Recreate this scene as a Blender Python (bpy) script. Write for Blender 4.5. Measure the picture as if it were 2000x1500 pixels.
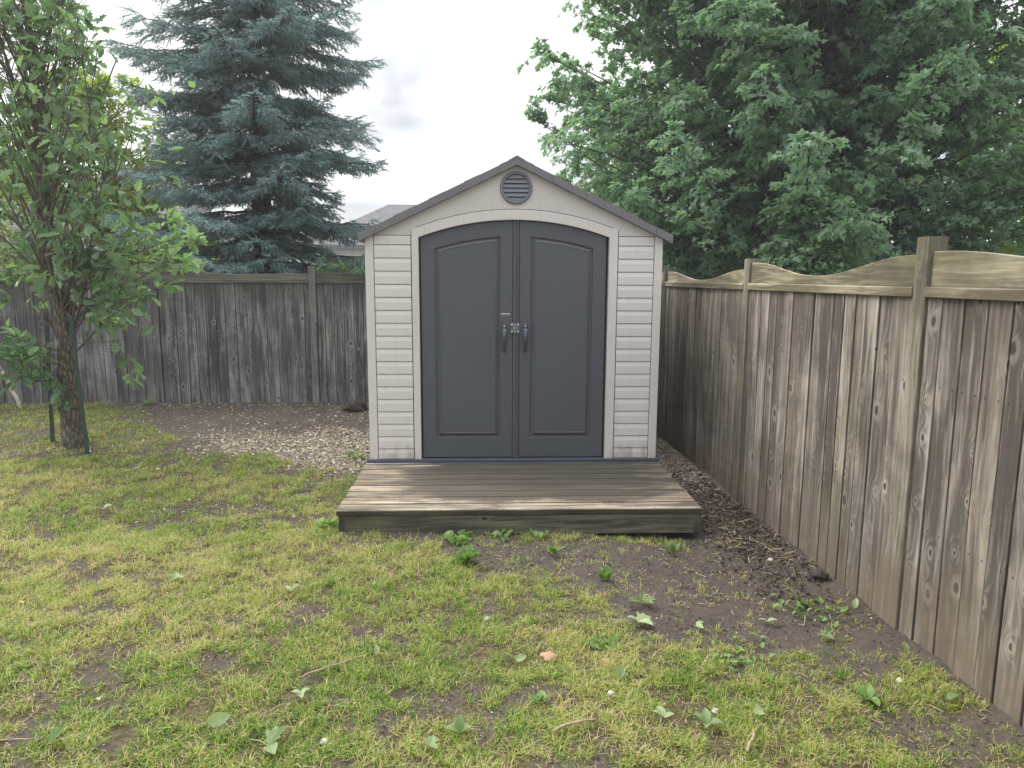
import bpy, math, random
import numpy as np
from mathutils import Matrix, Vector

# ------------------------------------------------------------------ camera, world, sun, exposure
scene = bpy.context.scene
for o in list(bpy.data.objects): bpy.data.objects.remove(o)
R = math.radians
cd = bpy.data.cameras.new('camera'); cam = bpy.data.objects.new('camera', cd)
scene.collection.objects.link(cam); scene.camera = cam
cd.sensor_width = 36.0; cd.lens = 25.053; cd.clip_start = 0.05; cd.clip_end = 900
CAM = (-0.2212, -5.643, 1.4796)
cr, cu, cb = (0.99936, -0.03543, 0.00418), (0.00109, 0.14761, 0.98905), (-0.03566, -0.98841, 0.14755)
cam.matrix_world = Matrix(((cr[0], cu[0], cb[0], CAM[0]), (cr[1], cu[1], cb[1], CAM[1]),
                           (cr[2], cu[2], cb[2], CAM[2]), (0, 0, 0, 1)))

SUN_EL, SUN_AZ = R(50), R(-52)          # azimuth from +Y towards +X: the sun stands behind the yard, to the left
sdir = Vector((math.sin(SUN_AZ) * math.cos(SUN_EL), math.cos(SUN_AZ) * math.cos(SUN_EL), math.sin(SUN_EL)))
sl = bpy.data.lights.new('sun', 'SUN'); sl.energy = 1.5; sl.angle = R(28); sl.color = (1.0, 0.93, 0.82)
so = bpy.data.objects.new('sun', sl); scene.collection.objects.link(so)
so.rotation_euler = sdir.to_track_quat('Z', 'Y').to_euler(); so.location = (-8, 8, 14)

scene.view_settings.view_transform = 'Standard'
try: scene.view_settings.look = 'None'
except Exception: pass
scene.view_settings.exposure = 1.18; scene.view_settings.gamma = 1.0
scene.render.engine = 'CYCLES'
scene.cycles.max_bounces = 8; scene.cycles.transparent_max_bounces = 8
scene.cycles.diffuse_bounces = 4; scene.cycles.transmission_bounces = 4

# ------------------------------------------------------------------ node helpers
def N(nt, typ, ins=None, **props):
    n = nt.nodes.new(typ)
    for k, v in props.items(): setattr(n, k, v)
    for k, v in (ins or {}).items():
        s = n.inputs[k]
        if isinstance(v, bpy.types.NodeSocket): nt.links.new(v, s)
        else: s.default_value = v
    return n
def M(nt, op, a, b=0.0, c=0.0, clamp=False):
    return N(nt, 'ShaderNodeMath', {0: a, 1: b, 2: c}, operation=op, use_clamp=clamp).outputs[0]
def MR(nt, v, a, b, c=0.0, d=1.0, smooth=False):
    return N(nt, 'ShaderNodeMapRange', {0: v, 1: a, 2: b, 3: c, 4: d},
             interpolation_type='SMOOTHSTEP' if smooth else 'LINEAR').outputs[0]
def MIX(nt, f, a, b, mode='MIX'):
    n = nt.nodes.new('ShaderNodeMix'); n.data_type = 'RGBA'; n.blend_type = mode
    for i, v in ((0, f), (6, a), (7, b)):
        if isinstance(v, bpy.types.NodeSocket): nt.links.new(v, n.inputs[i])
        elif i == 0: n.inputs[0].default_value = v
        else: n.inputs[i].default_value = (*v[:3], 1)
    return n.outputs[2]
def VM(nt, op, a, b=(0, 0, 0)):
    n = N(nt, 'ShaderNodeVectorMath', {0: a, 1: b}, operation=op); return n.outputs[0]
def NOISE(nt, vec, scale, detail=3.0, rough=0.5, dist=0.0):
    return N(nt, 'ShaderNodeTexNoise', {'Vector': vec, 'Scale': scale, 'Detail': detail, 'Roughness': rough, 'Distortion': dist}).outputs[0]
def new_mat(name):
    m = bpy.data.materials.new(name); m.use_nodes = True; nt = m.node_tree; nt.nodes.clear()
    out = nt.nodes.new('ShaderNodeOutputMaterial'); return m, nt, out
def principled(nt, out, col, rough=0.6, bump=None, bstr=0.3, bdist=0.01, metal=0.0, spec=0.5):
    b = N(nt, 'ShaderNodeBsdfPrincipled', {'Base Color': col if isinstance(col, bpy.types.NodeSocket) else (*col, 1),
                                           'Roughness': rough, 'Metallic': metal, 'Specular IOR Level': spec})
    if bump is not None:
        bn = N(nt, 'ShaderNodeBump', {'Height': bump, 'Strength': bstr, 'Distance': bdist})
        nt.links.new(bn.outputs[0], b.inputs['Normal'])
    nt.links.new(b.outputs[0], out.inputs[0]); return b
def geo(nt): return N(nt, 'ShaderNodeNewGeometry').outputs[0]
def comb(nt, x, y, z): return N(nt, 'ShaderNodeCombineXYZ', {0: x, 1: y, 2: z}).outputs[0]

# world: overcast, thin bright cloud over a Nishita sky
w = bpy.data.worlds.new('World'); scene.world = w; w.use_nodes = True
nt = w.node_tree; nt.nodes.clear()
sky = N(nt, 'ShaderNodeTexSky', sky_type='NISHITA', sun_disc=False, sun_elevation=SUN_EL, sun_rotation=SUN_AZ)
tc = N(nt, 'ShaderNodeTexCoord').outputs['Generated']
sep = N(nt, 'ShaderNodeSeparateXYZ', {0: tc})
zc = M(nt, 'MAXIMUM', sep.outputs[2], 0.0)
dn = M(nt, 'ADD', zc, 0.25)
pl = comb(nt, M(nt, 'DIVIDE', sep.outputs[0], dn), M(nt, 'DIVIDE', sep.outputs[1], dn), 0.0)
c1 = NOISE(nt, pl, 1.55, 5, 0.5, 0.3)
c2 = NOISE(nt, VM(nt, 'ADD', pl, (7.3, 2.1, 0)), 0.8, 2, 0.5)
cl = MR(nt, c1, 0.37, 0.58, 0.0, 1.0, True)
shade = MR(nt, cl, 0, 1, 0.335, 0.64)
shade = M(nt, 'MULTIPLY', shade, MR(nt, c2, 0.3, 0.7, 0.92, 1.08))
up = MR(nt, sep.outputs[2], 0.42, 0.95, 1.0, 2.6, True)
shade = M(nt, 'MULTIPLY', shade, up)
lowc = MIX(nt, cl, (0.90, 0.93, 0.99), (1.0, 0.995, 0.985))
cc = MIX(nt, 1.0, lowc, N(nt, 'ShaderNodeCombineColor', {0: shade, 1: shade, 2: shade}).outputs[0], 'MULTIPLY')
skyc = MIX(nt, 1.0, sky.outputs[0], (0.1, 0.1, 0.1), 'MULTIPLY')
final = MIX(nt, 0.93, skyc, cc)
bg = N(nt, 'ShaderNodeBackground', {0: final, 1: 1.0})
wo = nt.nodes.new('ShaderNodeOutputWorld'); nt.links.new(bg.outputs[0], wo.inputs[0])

# ------------------------------------------------------------------ mesh helpers
rng = np.random.default_rng(7); random.seed(7)
class G:
    def __init__(s): s.V = []; s.F = []; s.A = {}; s.n = 0
    def add(s, V, F, **at):
        V = np.asarray(V, float).reshape(-1, 3)
        if not isinstance(F, (list, tuple)) or (len(F) and np.ndim(F[0]) == 1 and len(set(map(len, F))) == 1): F = [np.asarray(F)]
        else: F = [np.asarray(f)[None] if np.ndim(f) == 1 else np.asarray(f) for f in F]
        for f in F:
            if len(f): s.F.append(f + s.n)
        for k in set(list(s.A) + list(at)):
            dim = 3 if k in ('wv', 'col') else 1
            if k not in s.A: s.A[k] = [np.zeros((s.n, dim))] if s.n else []
            v = np.asarray(at.get(k, np.zeros(dim)), float)
            if v.ndim == 0 or (v.ndim == 1 and dim == 3 and v.shape == (3,)): v = np.broadcast_to(v, (len(V), dim))
            s.A[k].append(v.reshape(len(V), dim))
        s.V.append(V); s.n += len(V)
    def build(s, name, mat, parent=None, smooth=False):
        me = bpy.data.meshes.new(name)
        V = np.concatenate(s.V).astype(np.float32)
        loops = np.concatenate([f.ravel() for f in s.F]).astype(np.int32)
        tot = np.concatenate([np.full(len(f), f.shape[1]) for f in s.F]).astype(np.int32)
        st = np.concatenate([[0], np.cumsum(tot)[:-1]]).astype(np.int32)
        me.vertices.add(len(V)); me.vertices.foreach_set('co', V.ravel())
        me.loops.add(len(loops)); me.loops.foreach_set('vertex_index', loops)
        me.polygons.add(len(tot)); me.polygons.foreach_set('loop_start', st); me.polygons.foreach_set('loop_total', tot)
        me.polygons.foreach_set('use_smooth', np.full(len(tot), smooth))
        me.update(calc_edges=True)
        for k, l in s.A.items():
            a = np.concatenate(l).astype(np.float32)
            if a.shape[1] == 3:
                at = me.attributes.new(k, 'FLOAT_VECTOR', 'POINT'); at.data.foreach_set('vector', a.ravel())
            else:
                at = me.attributes.new(k, 'FLOAT', 'POINT'); at.data.foreach_set('value', a.ravel())
        me.materials.append(mat)
        o = bpy.data.objects.new(name, me); scene.collection.objects.link(o)
        if parent is not None: o.parent = parent
        return o
def tag(o, label=None, cat=None, group=None, kind=None):
    if label: o['label'] = label
    if cat: o['category'] = cat
    if group: o['group'] = group
    if kind: o['kind'] = kind
    return o
def thing(name, label, cat, loc=(0, 0, 0), group=None):
    o = bpy.data.objects.new(name, None); scene.collection.objects.link(o); o.empty_display_size = 0.1
    return tag(o, label, cat, group)

def vnoise(x, y, seed=0):
    tab = np.random.default_rng(1000 + seed).random((256, 256))
    xi = np.floor(x).astype(int); yi = np.floor(y).astype(int); fx = x - xi; fy = y - yi
    fx = fx * fx * (3 - 2 * fx); fy = fy * fy * (3 - 2 * fy)
    a = tab[xi % 256, yi % 256]; b = tab[(xi + 1) % 256, yi % 256]; c = tab[xi % 256, (yi + 1) % 256]; d = tab[(xi + 1) % 256, (yi + 1) % 256]
    return (a * (1 - fx) + b * fx) * (1 - fy) + (c * (1 - fx) + d * fx) * fy
def fbm(x, y, f, seed=0, oct=4):
    s = 0; amp = 1; t = 0
    for i in range(oct):
        s = s + amp * vnoise(x * f + 17.3 * i, y * f - 9.1 * i, seed + i); t += amp; amp *= 0.5; f *= 2.03
    return s / t

def tube(g, pts, rad, ns=6, caps=True, **at):
    P = np.asarray(pts, float); n = len(P); rad = np.broadcast_to(np.asarray(rad, float), (n,))
    T = np.gradient(P, axis=0); T /= np.linalg.norm(T, axis=1)[:, None] + 1e-12
    ref = np.array([0, 0, 1.0]) if abs(T[0, 2]) < 0.9 else np.array([1.0, 0, 0])
    X = np.cross(T, ref); X /= np.linalg.norm(X, axis=1)[:, None] + 1e-12; Y = np.cross(T, X)
    a = np.linspace(0, 2 * np.pi, ns, endpoint=False)
    V = P[:, None] + rad[:, None, None] * (np.cos(a)[None, :, None] * X[:, None] + np.sin(a)[None, :, None] * Y[:, None])
    i = np.arange(n - 1)[:, None] * ns; j = np.arange(ns)[None]; k = (j + 1) % ns
    F = np.stack([i + j, i + k, i + ns + k, i + ns + j], -1).reshape(-1, 4)
    fs = [F]
    if caps: fs += [np.arange(ns)[::-1][None], (np.arange(ns) + (n - 1) * ns)[None]]
    g.add(V.reshape(-1, 3), fs, **at)
def curve(p0, p1, sag=(0, 0, 0), n=8, wob=0.0):
    t = np.linspace(0, 1, n)[:, None]; p0 = np.array(p0, float); p1 = np.array(p1, float)
    P = p0 + (p1 - p0) * t + np.array(sag) * (4 * t * (1 - t))
    if wob: P[1:-1] += rng.normal(0, wob, (n - 2, 3))
    return P
def box(g, x0, x1, y0, y1, z0, z1, **at):
    V = [(x0, y0, z0), (x1, y0, z0), (x1, y1, z0), (x0, y1, z0), (x0, y0, z1), (x1, y0, z1), (x1, y1, z1), (x0, y1, z1)]
    g.add(V, [(0, 3, 2, 1), (4, 5, 6, 7), (0, 1, 5, 4), (1, 2, 6, 5), (2, 3, 7, 6), (3, 0, 4, 7)], **at)
def cbox(g, x0, x1, y0, y1, z0, z1, c=0.003, axis='z', **at):
    """box with chamfered long edges"""
    sec = lambda a0, a1, b0, b1: np.array([(a0 + c, b0), (a1 - c, b0), (a1, b0 + c), (a1, b1 - c), (a1 - c, b1), (a0 + c, b1), (a0, b1 - c), (a0, b0 + c)])
    if axis == 'z': s = sec(x0, x1, y0, y1); V = [np.c_[s, np.full(8, z)] for z in (z0, z1)]
    elif axis == 'x': s = sec(y0, y1, z0, z1); V = [np.c_[np.full(8, x), s] for x in (x0, x1)]
    else: s = sec(x0, x1, z0, z1)[::-1]; V = [np.c_[s[:, 0], np.full(8, y), s[:, 1]] for y in (y0, y1)]
    j = np.arange(8); k = (j + 1) % 8
    g.add(np.concatenate(V), [np.stack([j, k, k + 8, j + 8], -1), j[::-1][None], (j + 8)[None]], **at)
def board(g, o, ax, al, an, w, L, t, seed, c=0.004, nl=5, warp=0.0, topfn=None, mud=None):
    """wood board: origin o, across ax (w), along al (L), depth an (t); wv carries the board's own coordinates"""
    o, ax, al, an = [np.array(v, float) for v in (o, ax, al, an)]
    s = np.array([(c, 0), (w - c, 0), (w, c), (w, t - c), (w - c, t), (c, t), (0, t - c), (0, c)])
    ls = np.linspace(0, L, nl); V = []; W = []; E = []
    ph = rng.random() * 6; amp = warp * rng.normal()
    for l in ls:
        off = amp * math.sin(ph + l * 1.9)
        for a, d in s:
            V.append(o + ax * (a + off) + al * l + an * (d + off * 0.5)); W.append((a, l, d)); E.append(a / w)
    j = np.arange(8); k = (j + 1) % 8; fs = []
    fs = [np.concatenate([np.stack([j + 8 * i, k + 8 * i, k + 8 * i + 8, j + 8 * i + 8], -1) for i in range(nl - 1)]), j[::-1][None], (j + 8 * (nl - 1))[None]]
    V = np.array(V)
    if np.dot(np.cross(ax, an), al) < 0: fs = [f[:, ::-1] for f in fs]
    g.add(V, fs, wv=np.array(W), seed=seed, eu=np.array(E))

def instances(g, TV, TF, pos, X, Y, Z, sc, **at):
    """copies of a template (TV verts, TF list of face arrays) with bases X,Y,Z (N,3)"""
    n = len(pos); k = len(TV); TV = np.asarray(TV, float)
    V = pos[:, None] + sc[:, None, None] * (TV[None, :, 0:1] * X[:, None] + TV[None, :, 1:2] * Y[:, None] + TV[None, :, 2:3] * Z[:, None])
    off = (np.arange(n) * k)[:, None, None]
    fs = [(np.asarray(f)[None] + off).reshape(-1, np.asarray(f).shape[1]) for f in TF]
    a2 = {}
    for q, v in at.items():
        v = np.asarray(v, float)
        a2[q] = np.repeat(v, k, axis=0) if v.ndim and len(v) == n else v
    g.add(V.reshape(-1, 3), fs, **a2)
def norm(v): return v / (np.linalg.norm(v, axis=-1, keepdims=True) + 1e-9)
def basis_from(d, up):
    """leaf axis d (Y), approx normal up -> X,Y,Z"""
    Y = norm(d); X = norm(np.cross(Y, up)); Z = np.cross(X, Y); return X, Y, Z

# ------------------------------------------------------------------ materials
def wood_mat(name, dark, light, warm, moss=0.3, mud=0.0, knots=1.0, top_moss=0.0, dirty=0.0, black=0.0, mossc=(0.20, 0.21, 0.085), joint=0.55, nails=None, jw=0.455):
    m, nt, out = new_mat(name)
    wv = N(nt, 'ShaderNodeAttribute', attribute_name='wv').outputs['Vector']
    sd = N(nt, 'ShaderNodeAttribute', attribute_name='seed').outputs['Fac']
    sp = N(nt, 'ShaderNodeSeparateXYZ', {0: wv}); a, l, d = sp.outputs
    P = geo(nt); pz = N(nt, 'ShaderNodeSeparateXYZ', {0: P}).outputs[2]
    a2 = M(nt, 'ADD', a, d)
    so_ = M(nt, 'MULTIPLY', sd, 53.7)
    # knots: one candidate per cell, real-size offsets recovered from the Voronoi position
    kx, ky = 8.5, 4.2
    kv = comb(nt, M(nt, 'MULTIPLY_ADD', a2, kx, so_), M(nt, 'MULTIPLY_ADD', l, ky, so_), 0.0)
    vo = N(nt, 'ShaderNodeTexVoronoi', {'Vector': kv, 'Scale': 1.0, 'Randomness': 0.85}, voronoi_dimensions='2D')
    dl = VM(nt, 'SUBTRACT', kv, vo.outputs['Position'])
    dl = VM(nt, 'MULTIPLY', dl, (1 / kx, 0.62 / ky, 0))
    kno = N(nt, 'ShaderNodeTexNoise', {'Vector': wv, 'Scale': 38.0, 'Detail': 2.0}).outputs['Color']
    dl = VM(nt, 'ADD', dl, VM(nt, 'MULTIPLY', VM(nt, 'SUBTRACT', kno, (.5, .5, .5)), (.011, .014, 0)))
    kd = N(nt, 'ShaderNodeVectorMath', {0: dl}, operation='LENGTH').outputs['Value']
    kc = N(nt, 'ShaderNodeSeparateColor', {0: vo.outputs['Color']})
    has = M(nt, 'GREATER_THAN', kc.outputs[0], 1.0 - 0.50 * knots)
    kr = MR(nt, M(nt, 'POWER', kc.outputs[1], 2.2), 0, 1, 0.0035, 0.016)
    kn = M(nt, 'DIVIDE', kd, kr)
    core = M(nt, 'MULTIPLY', MR(nt, kn, 0.75, 1.15, 1, 0, True), has)
    ring = M(nt, 'MULTIPLY', M(nt, 'MULTIPLY', MR(nt, kn, 1.0, 1.3, 0, 1), MR(nt, kn, 1.5, 3.2, 1, 0, True)), has)
    bulge = M(nt, 'MULTIPLY', M(nt, 'POWER', 2.718, M(nt, 'MULTIPLY', M(nt, 'MULTIPLY', kd, kd), -900.0)), has)
    # grain lines
    gv = comb(nt, M(nt, 'MULTIPLY', a2, 5.0), M(nt, 'MULTIPLY', l, 0.9), so_)
    gn = NOISE(nt, gv, 1.0, 2, 0.5)
    g1 = M(nt, 'MULTIPLY_ADD', gn, 9.0, M(nt, 'MULTIPLY_ADD', a2, 45.0, M(nt, 'MULTIPLY', bulge, 3.2)))
    gl = M(nt, 'SINE', M(nt, 'MULTIPLY', g1, 3.8))
    gl = M(nt, 'POWER', MR(nt, gl, -1, 1, 0, 1), 2.2)
    eu = N(nt, 'ShaderNodeAttribute', attribute_name='eu').outputs['Fac']
    ed = M(nt, 'ABSOLUTE', M(nt, 'SUBTRACT', eu, M(nt, 'ADD', 0.5, MR(nt, NOISE(nt, comb(nt, 0.0, M(nt, 'MULTIPLY', l, 0.9), so_), 1.0, 2), 0.3, 0.7, -0.3, 0.3))))
    edl = MR(nt, ed, 0.18, 0.62, 0, 1, True)
    fine = NOISE(nt, comb(nt, M(nt, 'MULTIPLY', a2, 330.0), M(nt, 'MULTIPLY', l, 7.0), so_), 1.0, 3, 0.6)
    st = NOISE(nt, comb(nt, M(nt, 'MULTIPLY', a2, 16.0), M(nt, 'MULTIPLY', l, 1.5), M(nt, 'ADD', so_, 3.1)), 1.0, 4, 0.6, 0.4)
    st2 = NOISE(nt, comb(nt, M(nt, 'MULTIPLY', a2, 45.0), M(nt, 'MULTIPLY', l, 2.2), M(nt, 'ADD', so_, 9.1)), 1.0, 3, 0.6)
    sdr = N(nt, 'ShaderNodeTexWhiteNoise', {'W': M(nt, 'MULTIPLY', sd, 91.7)}, noise_dimensions='1D').outputs[0]
    sdr2 = N(nt, 'ShaderNodeTexWhiteNoise', {'W': M(nt, 'MULTIPLY_ADD', sd, 37.7, 5.0)}, noise_dimensions='1D').outputs[0]
    f = M(nt, 'ADD', MR(nt, st, 0.30, 0.70, -0.28, 0.74), MR(nt, sdr, 0, 1, -0.26, 0.30))
    f = M(nt, 'ADD', f, M(nt, 'ADD', MR(nt, st2, 0.3, 0.7, -0.13, 0.13), M(nt, 'MULTIPLY', edl, 0.34)))
    f = M(nt, 'ADD', f, MR(nt, gl, 0, 1, -0.08, 0.19))
    f = M(nt, 'ADD', f, MR(nt, fine, 0.3, 0.7, -0.27, 0.27), clamp=True)
    col = MIX(nt, f, dark, light)
    col = MIX(nt, M(nt, 'MULTIPLY', MR(nt, sdr2, 0.35, 1.0, 0, 0.6), MR(nt, st2, 0.35, 0.65)), col, warm)
    col = MIX(nt, M(nt, 'MULTIPLY', ring, 0.28), col, tuple(min(1, c * 1.35) for c in light))
    col = MIX(nt, M(nt, 'MULTIPLY', core, 0.85), col, tuple(c * 0.42 for c in dark))
    pn = NOISE(nt, P, 1.3, 4, 0.6)
    if moss:
        mf = M(nt, 'MULTIPLY', MR(nt, pn, 0.48, 0.72, 0, 1, True), MR(nt, st, 0.3, 0.65, 0.3, 1))
        col = MIX(nt, M(nt, 'MULTIPLY', mf, moss), col, mossc)
    if top_moss:
        tf = M(nt, 'MULTIPLY', MR(nt, M(nt, 'ADD', pz, MR(nt, st2, 0.25, 0.75, -0.22, 0.22)), 1.02, 1.42, 0, 1, True), MR(nt, st, 0.35, 0.6))
        col = MIX(nt, M(nt, 'MULTIPLY', tf, top_moss), col, (0.075, 0.085, 0.05))
    if black:
        bf = NOISE(nt, VM(nt, 'MULTIPLY', P, (1.2, 1.2, 1.6)), 1.0, 4, 0.62)
        col = MIX(nt, M(nt, 'MULTIPLY', MR(nt, M(nt, 'ADD', bf, M(nt, 'MULTIPLY', st2, 0.28)), 0.58, 0.76, 0, 1, True), black), col, tuple(c * 0.62 for c in dark))
    if mud:
        hn = NOISE(nt, P, 2.2, 3, 0.6)
        hf = MR(nt, M(nt, 'SUBTRACT', pz, MR(nt, hn, 0.3, 0.7, -0.05, 0.32)), -0.17, 0.12, 1, 0, True)
        sp_ = MR(nt, NOISE(nt, P, 160.0, 2, 0.5), 0.3, 0.6, 0.65, 1)
        col = MIX(nt, M(nt, 'MULTIPLY', M(nt, 'MULTIPLY', hf, sp_), mud), col, (0.19, 0.145, 0.108))
    if dirty:
        # weather stains on a deck: dark blotches, long along x, with clean margins
        dv = VM(nt, 'MULTIPLY', P, (1.4, 3.6, 1.0))
        dn_ = NOISE(nt, dv, 1.3, 5, 0.66, 0.3)
        px, py, _ = N(nt, 'ShaderNodeSeparateXYZ', {0: P}).outputs
        cen = MR(nt, M(nt, 'ABSOLUTE', M(nt, 'ADD', px, -0.12)), 0.35, 1.25, 1, 0, True)
        frn = MR(nt, py, -1.15, -0.85, 0.0, 1.0, True)
        t_ = M(nt, 'ADD', dn_, M(nt, 'MULTIPLY', M(nt, 'MULTIPLY', cen, frn), 0.34))
        df = MR(nt, M(nt, 'ADD', t_, M(nt, 'MULTIPLY', st2, 0.15)), 0.56, 0.76, 0, 1, True)
        col = MIX(nt, M(nt, 'MULTIPLY', df, dirty), col, MIX(nt, st, (0.050, 0.046, 0.042), (0.115, 0.098, 0.08)))
    jf = MR(nt, M(nt, 'ABSOLUTE', M(nt, 'SUBTRACT', eu, 0.5)), jw, 0.49, 0, 1)
    col = MIX(nt, M(nt, 'MULTIPLY', jf, joint), col, tuple(c * 0.30 for c in dark))
    if nails:
        nl_ = M(nt, 'MULTIPLY', M(nt, 'SUBTRACT', M(nt, 'FRACT', M(nt, 'DIVIDE', M(nt, 'SUBTRACT', l, nails[1]), nails[0])), 0.5), nails[0])
        na = M(nt, 'MULTIPLY', M(nt, 'SUBTRACT', M(nt, 'ABSOLUTE', M(nt, 'SUBTRACT', eu, 0.5)), 0.29), 0.125)
        nd = M(nt, 'SQRT', M(nt, 'ADD', M(nt, 'MULTIPLY', nl_, nl_), M(nt, 'MULTIPLY', na, na)))
        col = MIX(nt, MR(nt, nd, 0.0032, 0.0056, 0.9, 0), col, (0.03, 0.028, 0.03))
    h = M(nt, 'ADD', M(nt, 'MULTIPLY', fine, 0.5), M(nt, 'ADD', M(nt, 'MULTIPLY', gl, 0.4), M(nt, 'MULTIPLY', core, -0.8)))
    principled(nt, out, col, 0.85, h, 0.5, 0.0022, spec=0.25)
    return m

def plastic_mat(name, col, grain=(0, 1), rough=0.5, stain=0.0, col2=None, gs=1.0):
    m, nt, out = new_mat(name); P = geo(nt)
    sc = (3.0, 3.0, 260.0) if grain == 'h' else ((220.0, 220.0, 4.0) if grain == 'v' else (90.0, 90.0, 90.0))
    gnn = NOISE(nt, VM(nt, 'MULTIPLY', P, sc), 1.0, 3, 0.6)
    big = NOISE(nt, P, 1.7, 4, 0.6)
    c = MIX(nt, MR(nt, big, 0.3, 0.7), tuple(x * 0.94 for x in col), tuple(min(1, x * 1.05) for x in col))
    c = MIX(nt, MR(nt, gnn, 0.35, 0.65, 0, 0.5), c, tuple(x * 0.90 for x in col))
    if stain:
        pz = N(nt, 'ShaderNodeSeparateXYZ', {0: P}).outputs[2]
        sn = NOISE(nt, VM(nt, 'MULTIPLY', P, (14, 14, 5)), 1.0, 5, 0.7)
        sf = M(nt, 'MULTIPLY', MR(nt, M(nt, 'SUBTRACT', pz, MR(nt, sn, 0.3, 0.7, -0.04, 0.11)), 0.0, 0.12, 1, 0, True), MR(nt, sn, 0.35, 0.6))
        c = MIX(nt, M(nt, 'MULTIPLY', sf, stain), c, (0.20, 0.18, 0.12))
        st_ = NOISE(nt, VM(nt, 'MULTIPLY', P, (22, 22, 1.1)), 1.0, 4, 0.6)
        c = MIX(nt, M(nt, 'MULTIPLY', MR(nt, st_, 0.55, 0.8), 0.22), c, (0.30, 0.27, 0.22))
        sk = NOISE(nt, P, 60.0, 2, 0.5)
        c = MIX(nt, MR(nt, sk, 0.70, 0.76, 0, 0.5), c, (0.22, 0.19, 0.15))
    rn = MR(nt, big, 0.3, 0.7, rough - 0.06, rough + 0.08)
    b = principled(nt, out, c, rough, gnn, 0.35 * gs, 0.0012, spec=0.45); nt.links.new(rn, b.inputs['Roughness'])
    return m

def leaf_mat(name, c_dark, c_light, under=None, trans=0.35, rough=0.45, tcol=None, spec=0.4):
    m, nt, out = new_mat(name)
    v = N(nt, 'ShaderNodeAttribute', attribute_name='tint').outputs['Fac']
    P = geo(nt); bf = N(nt, 'ShaderNodeNewGeometry').outputs['Backfacing']
    n1 = NOISE(nt, P, 0.9, 3, 0.5)
    f = M(nt, 'ADD', v, MR(nt, n1, 0.3, 0.7, -0.15, 0.15), clamp=True)
    col = MIX(nt, f, c_dark, c_light)
    if under: col = MIX(nt, M(nt, 'MULTIPLY', bf, 0.75), col, under)
    b = N(nt, 'ShaderNodeBsdfPrincipled', {'Base Color': col, 'Roughness': rough, 'Specular IOR Level': spec})
    tr = N(nt, 'ShaderNodeBsdfTranslucent', {'Color': MIX(nt, 1.0, col, tcol or (1.9, 2.0, 0.8), 'MULTIPLY')})
    mx = N(nt, 'ShaderNodeMixShader', {0: trans, 1: b.outputs[0], 2: tr.outputs[0]})
    nt.links.new(mx.outputs[0], out.inputs[0]); return m
def bark_mat(name, dark, light, sc=1.0):
    m, nt, out = new_mat(name); P = geo(nt)
    v = N(nt, 'ShaderNodeTexVoronoi', {'Vector': VM(nt, 'MULTIPLY', P, (34 * sc, 34 * sc, 9 * sc)), 'Scale': 1.0, 'Randomness': 1.0}, feature='DISTANCE_TO_EDGE').outputs[0]
    n = NOISE(nt, VM(nt, 'MULTIPLY', P, (1, 1, 0.35)), 40 * sc, 5, 0.7)
    n2 = NOISE(nt, P, 5 * sc, 3, 0.6)
    f = M(nt, 'MULTIPLY', MR(nt, v, 0.0, 0.28), MR(nt, n, 0.25, 0.7), clamp=True)
    c = MIX(nt, f, dark, light); c = MIX(nt, MR(nt, n2, 0.5, 0.7, 0, 0.4), c, (0.16, 0.17, 0.11))
    principled(nt, out, c, 0.9, f, 0.9, 0.012, spec=0.2); return m
def simple_mat(name, col, rough=0.6, metal=0.0, noise=0.12, ns=30):
    m, nt, out = new_mat(name); P = geo(nt); n = NOISE(nt, P, ns, 4, 0.6)
    c = MIX(nt, MR(nt, n, 0.3, 0.7), tuple(x * (1 - noise) for x in col), tuple(min(1, x * (1 + noise)) for x in col))
    principled(nt, out, c, rough, n, 0.2, 0.002, metal); return m

MW_R = wood_mat('weathered_cedar', (0.100, 0.087, 0.078), (0.46, 0.415, 0.365), (0.29, 0.225, 0.17), moss=0.34, mud=0.65, black=0.48, nails=(0.64, 0.31))
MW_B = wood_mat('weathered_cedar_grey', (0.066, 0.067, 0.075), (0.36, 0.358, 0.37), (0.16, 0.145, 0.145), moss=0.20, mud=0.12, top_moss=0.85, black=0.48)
MW_T = wood_mat('mossy_trim_wood', (0.125, 0.112, 0.078), (0.52, 0.475, 0.36), (0.36, 0.31, 0.19), moss=0.65, knots=0.25, black=0.6, mossc=(0.34, 0.35, 0.12), joint=0.2)
MW_P = wood_mat('fence_post_wood', (0.10, 0.090, 0.072), (0.40, 0.365, 0.30), (0.27, 0.235, 0.165), moss=0.75, knots=0.3, mud=0.8, black=0.45, mossc=(0.25, 0.26, 0.10), joint=0.3)
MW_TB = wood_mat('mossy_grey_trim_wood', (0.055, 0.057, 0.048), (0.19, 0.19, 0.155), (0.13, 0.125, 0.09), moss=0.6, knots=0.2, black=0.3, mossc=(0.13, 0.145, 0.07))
MW_D = wood_mat('deck_wood', (0.110, 0.094, 0.074), (0.56, 0.49, 0.37), (0.38, 0.25, 0.16), moss=0.35, knots=0.2, dirty=0.88, black=0.3, joint=0.9, nails=(0.56, 0.1), jw=0.425)
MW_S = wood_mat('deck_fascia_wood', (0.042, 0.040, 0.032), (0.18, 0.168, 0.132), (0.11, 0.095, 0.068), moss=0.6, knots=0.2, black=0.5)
M_BEI = plastic_mat('beige_plastic', (0.60, 0.572, 0.55), 'v', 0.5, stain=0.3, gs=0.5)
M_SID = plastic_mat('beige_siding_plastic', (0.61, 0.583, 0.565), 'h', 0.5, stain=0.5)
M_GAB = plastic_mat('beige_gable_plastic', (0.545, 0.515, 0.495), 'n', 0.55, stain=0.25, gs=0.6)
M_DOOR = plastic_mat('charcoal_door_plastic', (0.080, 0.084, 0.098), 'v', 0.48)
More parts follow.
